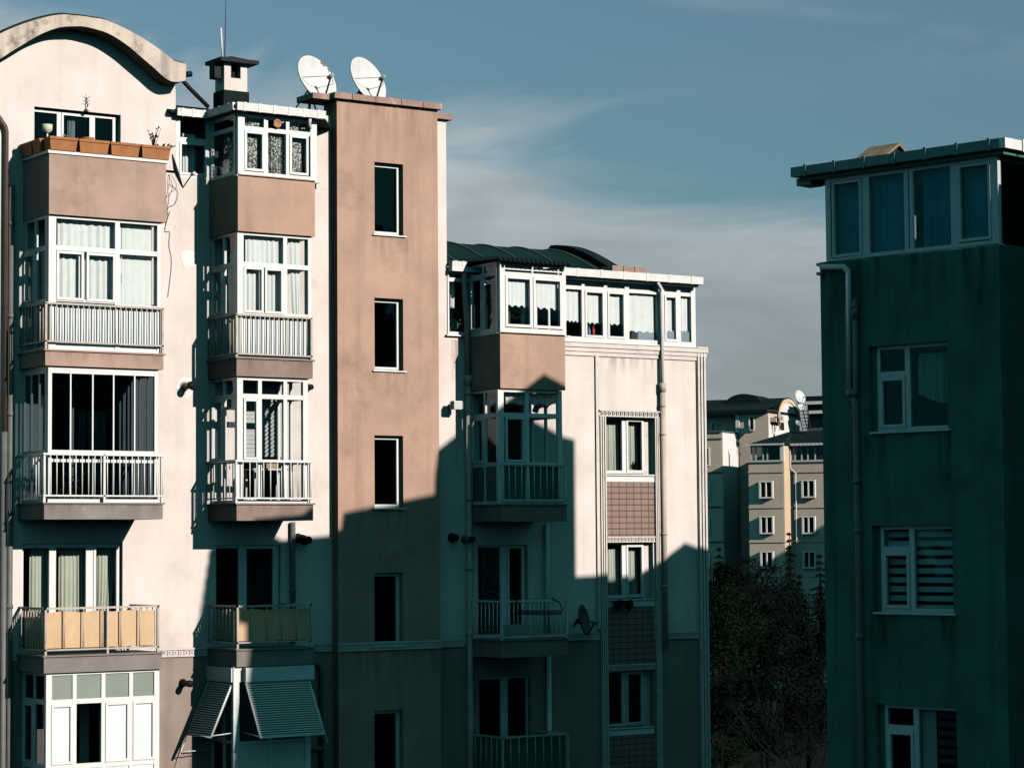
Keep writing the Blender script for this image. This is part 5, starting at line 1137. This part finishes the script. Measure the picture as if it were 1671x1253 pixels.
# pipes
xp = XR-.08; q = lambda x, y: PX2(x, y, xp)
b = MB(); x1 = q(1384, 540); b.tube([q(1340, 436), q(1377, 436), q(1384, 442), (xp, x1.y, q(1384, 638).z)], .05, 10); b.build('downpipe', 'grey_frame', B2)
b = MB(); e = q(1396, 570); b.tube([(xp, e.y, q(1397, 500).z), (xp, e.y, q(1395, 640).z), (xp, q(1392, 650).y, q(1392, 650).z)], .05, 10); b.tube([(xp, e.y, q(1397, 520).z), (xp, e.y, q(1397, 500).z)], .065, 10, r2=.05)
b.lathe([(.001, .12), (.03, .1), (.055, .04), (.065, 0)], 12, Matrix.Translation((xp, e.y, q(1397, 500).z)))
g_ = q(1397, 700); b.tube([(xp, q(1392, 645).y, q(1392, 645).z), (xp, g_.y, q(1397, 660).z), (xp, g_.y, .2)], .05, 10); b.tube([(xp, q(1389, 640).y, q(1389, 648).z), (xp, q(1389, 640).y, q(1389, 635).z)], .085, 10)
for z in (12.9, 12.1, 10.4): b.tube([(xp, g_.y, z), (xp, g_.y, z+.08)], .065, 10)
b.build('downpipe', 'grey_pipe', B2)
b = MB()
for y in (432, 447): b.tube([PX2(1334, y, XR+.02), PX2(1342, y, XR-.05)], .03, 8)
b.build('pipe_stub', 'grey_pipe', B2)
XF[0] = None

# ================================================================== blocks far down the street, turned a little
Mf = Vector((-.85, -.53, 0)).normalized(); Rf = Vector((.53, -.85, 0)).normalized()
rr = ray(1280, 880); Of = rr*(200/rr.dot(fw))+Vector((0, 0, H)); Of.z = 0
def FF(u, w, v): return tuple(Of+Rf*u-Mf*w+Vector((0, 0, v)))
def fp(px, py, w=0):            # on a facade parallel to the street front, w metres back
    r = ray(px, py); p0 = Of-Mf*w; t = ((p0-Vector((0, 0, H))).dot(Mf))/r.dot(Mf); p = r*t+Vector((0, 0, H)); d = p-Of
    return d.dot(Rf), p.z
def fe(px, py, u):              # on an end wall at u
    r = ray(px, py); p0 = Of+Rf*u; t = ((p0-Vector((0, 0, H))).dot(Rf))/r.dot(Rf); p = r*t+Vector((0, 0, H)); d = p-Of
    return -d.dot(Mf), p.z
def onend(u0): return lambda u, w, v: FF(u0-w, u, v)
B3 = thing('apartment_building', FF(0, 3, 0), 'distant grey block with glazed top storey and white framed windows', 'apartment building', None)
uA0 = fp(1222, 800)[0]; uA1 = 0.0; wB = 1.7; uB1 = fp(1372, 800, wB)[0]; zA = fp(1250, 753)[1]; zE = fp(1250, 727)[1]
b = MB(); b.box(uA0, uA1, 0, 9, 0, zA, FF); b.box(uA1+.001, uB1, wB, 9.0, 0, zA-.003, FF); b.build('wall', 'far_wall', B3)
b = MB(); b.box(uA1+.002, uA1+.05, .03, wB-.02, 0, zE-.05, FF); b.build('end_wall', 'far_peach', B3)
for z, d in ((fp(1250, 770)[1], .07), (fp(1250, 828)[1], .07), (fp(1250, 884)[1], .07), (fp(1250, 940)[1], .07), (zA, .12)):
    b = MB(); b.box(uA0-.04, uA1+.06, -d, -.001, z-.05, z+.05, FF); b.box(uA1+.08, uB1, wB-d, wB-.001, z-.05, z+.05, FF); b.build('string_course', 'far_wall', B3)
for (x0, x1, y0, y1, w) in ((1240, 1263, 785, 813, 0), (1241, 1264, 842, 871, 0), (1242, 1264, 899, 927, 0), (1309, 1332, 783, 812, wB), (1310, 1332, 842, 871, wB), (1311, 1333, 899, 927, wB)):
    u0, v1 = fp(x0, y0, w); u1, v0 = fp(x1, y1, w); um = (u0+u1)/2; f = lambda u, ww, v, w=w: FF(u, ww+w, v)
    b = MB(); bars(b, f, u0, u1, v0, v1, [(um-.05, um+.05)], [], [], (.16, .12, .12, .1), .3, off=-.32); o = b.build('window', 'far_white', B3)
    b = MB(); b.quad(f(u0+.1, -.05, v0+.1), f(u1-.1, -.05, v0+.1), f(u1-.1, -.05, v1-.1), f(u0+.1, -.05, v1-.1)); b.build('pane', 'dark_room', o)
# glazed storey and hipped roof
window(B3, 'balcony_glazing', FF, uA0+.2, uA1-.05, zA+.02, zE, posts=[(fp(p, 740)[0]-.05, fp(p, 740)[0]+.05) for p in (1233, 1245, 1252)], edge=(.1, .25, .1, .1), d=.1, glassm='smoked_glass', frame='grey_frame')
f = lambda u, w, v: FF(u, w+wB, v)
window(B3, 'balcony_glazing', f, uA1+.1, uB1, zA+.02, zE, posts=[(fp(p, 740, wB)[0]-.05, fp(p, 740, wB)[0]+.05) for p in (1297, 1308, 1318, 1330)], edge=(.1, .1, .1, .1), d=.1, glassm='smoked_glass', frame='grey_frame')
b = MB(); b.box(uA0+.3, uB1, 2.6, 8.9, zA, zE, FF); b.build('inner_wall', 'dim_room', B3)
b = MB(); b.box(uA1-.25, uA1+.06, -.02, .2, zA+.05, zE-.02, FF); b.build('corner_post', 'far_white', B3)
zR = fp(1300, 703, 4)[1]
b = MB(); q = [FF(uA0-.25, -.35, zE+.05), FF(uA1+.25, -.35, zE+.05), FF(uA1+.25, wB-.35, zE+.05), FF(uB1, wB-.35, zE+.05), FF(uB1, 9.3, zE+.05), FF(uA0-.25, 9.3, zE+.05)]
t_ = [FF(fp(1290, 703, 4)[0], 4.2, zR), FF(uB1, 4.2, zR)]
b.add(q+t_, [[0, 1, 6], [1, 2, 6], [2, 3, 7, 6], [3, 4, 7], [4, 5, 6, 7], [5, 0, 6], [0, 5, 4, 3, 2, 1]]); b.build('roof', 'dark_roof', B3)
b = MB(); gutter(b, FF(uA1+.2, -.4, zE+.08), FF(uA0-.2, -.4, zE+.08), .07, 5); gutter(b, FF(uA1+.2, wB-.4, zE+.08), FF(uB1, wB-.4, zE+.08), .09, 12)
g0 = fp(1290, 730, wB); g1 = fp(1299, 772, wB); b.tube([FF(g0[0], wB-.3, zE), FF(g0[0], wB-.15, zE-.5), FF(g0[0], wB-.12, g1[1]+.4), FF(g1[0], wB-.12, g1[1]), FF(g1[0], wB-.12, 0)], .06, 6); b.build('gutter', 'far_white', B3)
# the arched block behind it
B4 = thing('apartment_building', FF(-6, 12, 0), 'distant block with dark barrel roof ending in a white arched gable', 'apartment building', None)
wD = 4.0; uD1, zD = fp(1178, 705, wD); wC = fe(1204, 720, uD1)[0]
b = MB(); b.box(uD1-16, uD1, wD, wC+8, 0, zD, FF); b.build('wall', 'far_wall', B4)
b = MB(); b.box(uD1+.002, uD1+.04, wD+.05, wC-.02, 0, zD-.05, FF); b.build('end_wall', 'far_white', B4)
for y in (716, 771, 827, 884): z = fp(1165, y, wD)[1]; b = MB(); b.box(uD1-16, uD1+.02, wD-.06, wD-.001, z-.06, z+.06, FF); b.build('string_course', 'far_teal', B4)
b = MB(); b.box(uD1-16, uD1+.06, wD-.12, wC, zD+.001, zD+.12, FF); b.build('terrace_edge', 'far_teal', B4)
for y0, y1 in ((730, 760), (788, 815), (845, 872), (902, 926)):
    u1, v1 = fp(1159, y0, wD); _, v0 = fp(1159, y1, wD); f = lambda u, w, v: FF(u, w+wD, v)
    b = MB(); bars(b, f, u1-1.2, u1, v0, v1, [(u1-.65, u1-.55)], [], [], (.1, .14, .1, .1), .12, off=-.14); o = b.build('window', 'far_white', B4)
    b = MB(); b.quad(f(u1-1.1, -.04, v0), f(u1-.1, -.04, v0), f(u1-.1, -.04, v1), f(u1-1.1, -.04, v1)); b.build('pane', 'dark_room', o)
uC1, _ = fp(1253, 680, wC); zC = fp(1230, 669, wC)[1]
b = MB(); b.box(fp(1206, 690, wC)[0], uC1, wC, wC+9, 0, zC, FF); b.build('wall', 'far_wall', B4)
b = MB(); b.box(uD1-16, fp(1203, 690, wC)[0], wC+.8, wC+1.2, zD, zC, FF); b.box(uD1-16, fp(1205, 690, wC)[0], wC-.1, wC+.75, fp(1180, 675, wC)[1]-.15, fp(1180, 670, wC)[1], FF); b.build('loggia_wall', 'far_wall', B4)
b = MB(); f0, f1 = fp(1201, 690, wC)[0], fp(1207, 690, wC)[0]; b.box(f0, f1, wC-.12, wC+.2, zD+.13, zC-.02, FF); b.build('pillar', 'far_white', B4)
u0, v1 = fp(1222, 679, wC); u1, v0 = fp(1232, 703, wC); f = lambda u, w, v: FF(u, w+wC, v)
b = MB(); bars(b, f, u0, u1, v0, v1, [], [], [], (.12, .1, .1, .1), .12, off=-.14); o = b.build('window', 'far_white', B4)
b = MB(); b.quad(f(u0+.05, -.04, v0), f(u1-.05, -.04, v0), f(u1-.05, -.04, v1), f(u0+.05, -.04, v1)); b.build('pane', 'dark_room', o)
u0, v1 = fp(1160, 689, wC+.8); u1, v0 = fp(1170, 704, wC+.8); f = lambda u, w, v: FF(u, w+wC+.8, v)
b = MB(); bars(b, f, u0, u1, v0, v1, [], [], [], (.12, .1, .1, .1), .12, off=-.14); o = b.build('window', 'far_white', B4)
b = MB(); b.quad(f(u0+.05, -.04, v0), f(u1-.05, -.04, v0), f(u1-.05, -.04, v1), f(u0+.05, -.04, v1)); b.build('pane', 'sage_panel', o)
# gable end: white wall, peach arch rim, dark barrel behind
wa0 = fe(1268, 690, uC1)[0]; wa1 = fe(1303, 690, uC1)[0]; wm = (wa0+wa1)/2; rw = (wa1-wa0)/2; zs = fe(1286, 688, uC1)[1]; za = fe(1286, 651, uC1)[1]-zs
FE = onend(uC1)
ell = lambda rw_, h, n=20: [(wm-rw_*math.cos(math.pi*i/n), zs+h*math.sin(math.pi*i/n)) for i in range(n+1)]
b = MB(); b.prism([(wC+.02, 0), (wC+9, 0), (wC+9, zs+.2), *ell(rw-.28, za-.28)[::-1], (wC+.02, zs+.2)], FE, -.06, -.002); b.build('gable_wall', 'far_white', B4)
b = MB(); A = ell(rw, za); Bq = ell(rw-.32, za-.32)
for i in range(20):
    P = [A[i], A[i+1], Bq[i+1], Bq[i]]; b.prism(P, FE, -.14, .0)
b.box(wa0-2.2, wa0+.1, -.6, -.061, zs-.25, zs+.12, FE); b.build('arch_rim', 'far_peach', B4)
b = MB(); A = ell(rw+.02, za+.05); k = len(A)
b.add([FF(uC1+.1, w, v+.05) for w, v in A]+[FF(uC1-22, w, v+.05) for w, v in A], [[i, i+1, k+i+1, k+i] for i in range(k-1)], True)
zr0 = fp(1165, 671, wC)[1]; b.add([FF(uC1+.12, wC-.5, zr0), FF(uC1-22, wC-.5, zr0), FF(uC1-22, wm-1, zs+za*.9), FF(uC1+.12, wm-1.6, zs+za*.8)], [[0, 1, 2, 3]])
b.box(uC1-22, uC1+.1, wC-.5, wC+8, zr0-.25, zr0-.02, FF)
hx = fp(1224, 655, wm); b.add([FF(hx[0]+1.6*math.cos(math.pi*i/12), wm+s, zs+za*.8+.85*math.sin(math.pi*i/12)) for s in (-2, 2) for i in range(13)], [[i, i+1, 14+i, 13+i] for i in range(12)]+[list(range(13))])
b.build('roof', 'dark_roof', B4)
b = MB(); w0, z0 = fe(1272, 684, uC1); w1, z1 = fe(1278, 702, uC1); b.box(w0, w1, -.1, -.061, z1, z0, FE); b.build('window', 'dark_room', B4)
def fardish(px, py, r, label, mat_='dish_white', w=0):
    u, z = fp(px, py, w); p = Vector(FF(u, w, z)); dish(p, (.1, -1, .3), r, label, mat_, mast=1.1)
fardish(1304, 648, .55, 'largest white dish on the far rooftop right of the white arch', w=6)
fardish(1306, 664, .3, 'small white dish just below the largest far dish', w=6)
fardish(1265, 684, .26, 'far grey dish at the left foot of the white arch', 'dish_grey', w=9)
fardish(1273, 681, .28, 'far grey dish nearer the middle at the foot of the white arch', 'dish_grey', w=9)
fardish(1301, 690, .22, 'far grey dish at the right foot of the white arch beside the lattice ladder', 'dish_grey', w=9)
b = MB(); w = 3.5
for a, c in ((1310, 1320), (1318, 1324), (1303, 1312)):
    (ua, va), (ub, vb) = fp(a, 668, w), fp(c-6+4, 702, w); b.tube([FF(ua, w, va), FF(ub, w, vb)], .05, 5)
for k in range(6):
    (ua, va), (ub, vb) = fp(1306+k, 671+k*5.5, w), fp(1320+k*.6, 671+k*5.5, w); b.tube([FF(ua, w, va), FF(ub, w, vb)], .035, 5)
b.build('lattice_ladder', 'black_metal', None, 'dark metal lattice ladder standing on the far roof', 'ladder')
B5 = thing('apartment_building', FF(12, 24, 0), 'bit of a far block with white eaves and blue glass beside the dark green block', 'apartment building', None)
w = 14.0; P = lambda x, y: fp(x, y, w)
u0 = P(1318, 700)[0]; u1 = u0+9
b = MB(); b.box(u0, u1, w, w+8, 0, P(1320, 655)[1], FF); b.build('wall', 'far_teal', B5)
b = MB()
for x, ya, yb_ in ((1311, 656, 661), (1316, 671, 676)): b.box(P(x, ya)[0], u1, w-.8, w+.0-.001, P(x, yb_)[1], P(x, ya)[1], FF)
b.build('eave', 'far_white', B5)
b = MB(); b.box(P(1322, 665)[0], P(1340, 665)[0], w-.1, w-.002, P(1330, 683)[1], P(1330, 662)[1], FF); b.build('window', 'dim_teal_curtain', B5)
b = MB(); b.box(u0, u1, w-.5, w+8, P(1320, 655)[1], P(1320, 647)[1], FF); b.build('roof', 'dark_roof', B5)

# ================================================================== ground and planting between the blocks
b = MB(); S = 3000
b.add([(-S, -S, 0), (S, -S, 0), (S, S, 0), (-S, S, 0)], [[0, 1, 2, 3]]); b.build('ground', 'soil', None, kind='structure')
def leafcloud(b, c, rx, rz_, n, s, rnd, shape='ball', lumps=14):
    cs = []
    for _ in range(lumps):
        d = Vector((rnd.gauss(0, 1), rnd.gauss(0, 1), rnd.gauss(0, .8))).normalized(); cs.append((Vector((d.x*rx*.65, d.y*rx*.65, d.z*rz_*.65)), rnd.uniform(.25, .5)))
    for i in range(n):
        q, k = rnd.choice(cs); d = Vector((rnd.gauss(0, 1), rnd.gauss(0, 1), rnd.gauss(0, 1))).normalized()*rnd.uniform(.5, 1)**.5
        p = Vector(c)+q+Vector((d.x*rx*k, d.y*rx*k, d.z*rz_*k)); a = Vector((rnd.uniform(-1, 1), rnd.uniform(-1, 1), rnd.uniform(-.6, .6))).normalized()*s*rnd.uniform(.6, 1.4)
        e = a.cross(Vector((rnd.uniform(-1, 1), rnd.uniform(-1, 1), rnd.uniform(-1, 1)))).normalized()*s*rnd.uniform(.3, .55)
        b.add([p-a, p+e, p+a, p-e], [[0, 1, 2, 3]])
def conifer(px, py, depth, rad, label, seed, material='foliage_dark'):
    r = ray(px, py); tip = r*(depth/r.dot(fw))+Vector((0, 0, H)); rnd = random.Random(seed); t = thing('conifer_tree', (tip.x, tip.y, 0), label, 'tree', 'trees between the blocks')
    b = MB(); b.tube([(tip.x, tip.y, 0), (tip.x, tip.y, tip.z*.6), (tip.x, tip.y, tip.z-.1)], .22, 8, r2=.02)
    g = MB(); h = tip.z-.8; nl = 26
    for i in range(nl):
        f = (i+.3)/nl; z = tip.z-f*h; br = rad*(f**.85)*rnd.uniform(.8, 1.1)
        for k in range(7+int(5*f)):
            a = rnd.uniform(0, 6.283); ln = br*rnd.uniform(.65, 1.1); e = Vector((tip.x+math.cos(a)*ln, tip.y+math.sin(a)*ln, z-ln*.28)); s0 = Vector((tip.x, tip.y, z+.1))
            b.tube([s0, e], .025, 4, r2=.008)
            for m_ in range(int(5+ln*5)):
                q = s0.lerp(e, rnd.uniform(.2, 1.05)); d = Vector((rnd.uniform(-1, 1), rnd.uniform(-1, 1), rnd.uniform(-.9, .2))).normalized()*rnd.uniform(.14, .3); w_ = d.cross(Vector((rnd.uniform(-1, 1), rnd.uniform(-1, 1), rnd.uniform(-1, 1)))).normalized()*.06
                g.add([q-w_, q+w_, q+d], [[0, 1, 2]])
    b.build('trunk', 'bark', t); g.build('crown', material, t)
def broadleaf(px, py, depth, rx, rz_, label, seed, material='foliage_dark', n=9000, s=.10, name='leafy_tree'):
    r = ray(px, py); c = r*(depth/r.dot(fw))+Vector((0, 0, H)); rnd = random.Random(seed); t = thing(name, (c.x, c.y, 0), label, 'tree', 'trees between the blocks')
    b = MB(); top_ = c+Vector((0, 0, rz_*.5)); b.tube([(c.x, c.y, 0), (c.x+.2, c.y, c.z*.5), c], .22, 8, r2=.1)
    for k in range(14):
        a = rnd.uniform(0, 6.28); e = c+Vector((math.cos(a)*rx*.8, math.sin(a)*rx*.8, rnd.uniform(-.3, .9)*rz_)); b.tube([c-Vector((0, 0, rz_*.5)), c.lerp(e, .5)+Vector((0, 0, .3)), e], .06, 5, r2=.012)
    g = MB(); leafcloud(g, c, rx, rz_, n, s, rnd); b.build('trunk', 'bark', t); g.build('crown', material, t)
def bare(px, py, depth, h, spread, label, seed, n=9):
    r = ray(px, py); c = r*(depth/r.dot(fw))+Vector((0, 0, H)); rnd = random.Random(seed); b0 = Vector((c.x, c.y, max(0, c.z-h))); t = thing('bare_shrub', (c.x, c.y, 0), label, 'shrub', 'bare shrubs between the blocks')
    b = MB(); b.tube([(c.x, c.y, 0), b0, b0+Vector((0, 0, .2))], .09, 6, r2=.05)
    def grow(p, d, l, rd, k):
        q = p+d*l*.5+Vector((rnd.uniform(-1, 1), rnd.uniform(-1, 1), 0))*l*.05; e = p+d*l; b.tube([p, q, e], rd, 5, r2=rd*.5, cap=False)
        if k == 0: return
        for _ in range(3):
            nd = (d+Vector((rnd.uniform(-1, 1), rnd.uniform(-1, 1), rnd.uniform(-.2, .7)))*.55).normalized(); grow(p.lerp(e, rnd.uniform(.45, 1)), nd, l*rnd.uniform(.5, .75), rd*.55, k-1)
    for i in range(n):
        a = rnd.uniform(0, 6.28); d = Vector((math.cos(a)*spread, math.sin(a)*spread, rnd.uniform(.6, 1.2))).normalized(); grow(b0, d, h*rnd.uniform(.4, .65), .035, 3)
    b.build('branches', 'twig', t)
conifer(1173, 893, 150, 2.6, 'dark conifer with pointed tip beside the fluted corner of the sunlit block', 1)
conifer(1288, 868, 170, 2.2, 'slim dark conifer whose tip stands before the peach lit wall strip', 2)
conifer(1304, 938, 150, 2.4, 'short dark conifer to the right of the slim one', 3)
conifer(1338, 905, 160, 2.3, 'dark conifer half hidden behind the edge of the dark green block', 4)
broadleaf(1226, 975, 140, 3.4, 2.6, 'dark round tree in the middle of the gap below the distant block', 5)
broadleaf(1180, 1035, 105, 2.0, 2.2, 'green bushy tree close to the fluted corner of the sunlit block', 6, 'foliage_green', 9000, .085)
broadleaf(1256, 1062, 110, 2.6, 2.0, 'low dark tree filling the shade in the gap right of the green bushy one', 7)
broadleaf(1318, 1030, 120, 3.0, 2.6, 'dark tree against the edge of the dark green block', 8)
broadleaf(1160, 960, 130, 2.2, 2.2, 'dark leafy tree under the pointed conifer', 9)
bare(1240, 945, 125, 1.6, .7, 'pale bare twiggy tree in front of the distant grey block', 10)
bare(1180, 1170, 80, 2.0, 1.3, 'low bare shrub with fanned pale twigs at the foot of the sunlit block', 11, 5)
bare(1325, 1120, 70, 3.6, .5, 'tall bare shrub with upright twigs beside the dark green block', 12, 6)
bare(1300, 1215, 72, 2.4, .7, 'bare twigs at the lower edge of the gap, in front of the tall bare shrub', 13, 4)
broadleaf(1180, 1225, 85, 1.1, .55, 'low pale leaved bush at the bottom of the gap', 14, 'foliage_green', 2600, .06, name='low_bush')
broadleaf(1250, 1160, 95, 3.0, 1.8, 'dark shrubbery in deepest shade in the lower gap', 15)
# unseen tall block added at the right to shade the distant grey block
B6 = thing('apartment_building', (147, 112, 0), 'tall plain apartment block with pitched roof, unseen, added to shade the distant grey block', 'apartment building', None)
b = MB(); b.box(136, 165, 106, 118, 0, 23.9); b.build('wall', 'far_wall', B6)
b = MB(); b.prism([(135.5, 23.91), (165.5, 23.91), (147, 30.4)], lambda u, w, v: (u, w, v), 105.5, 118.5); b.build('roof', 'dark_roof', B6)
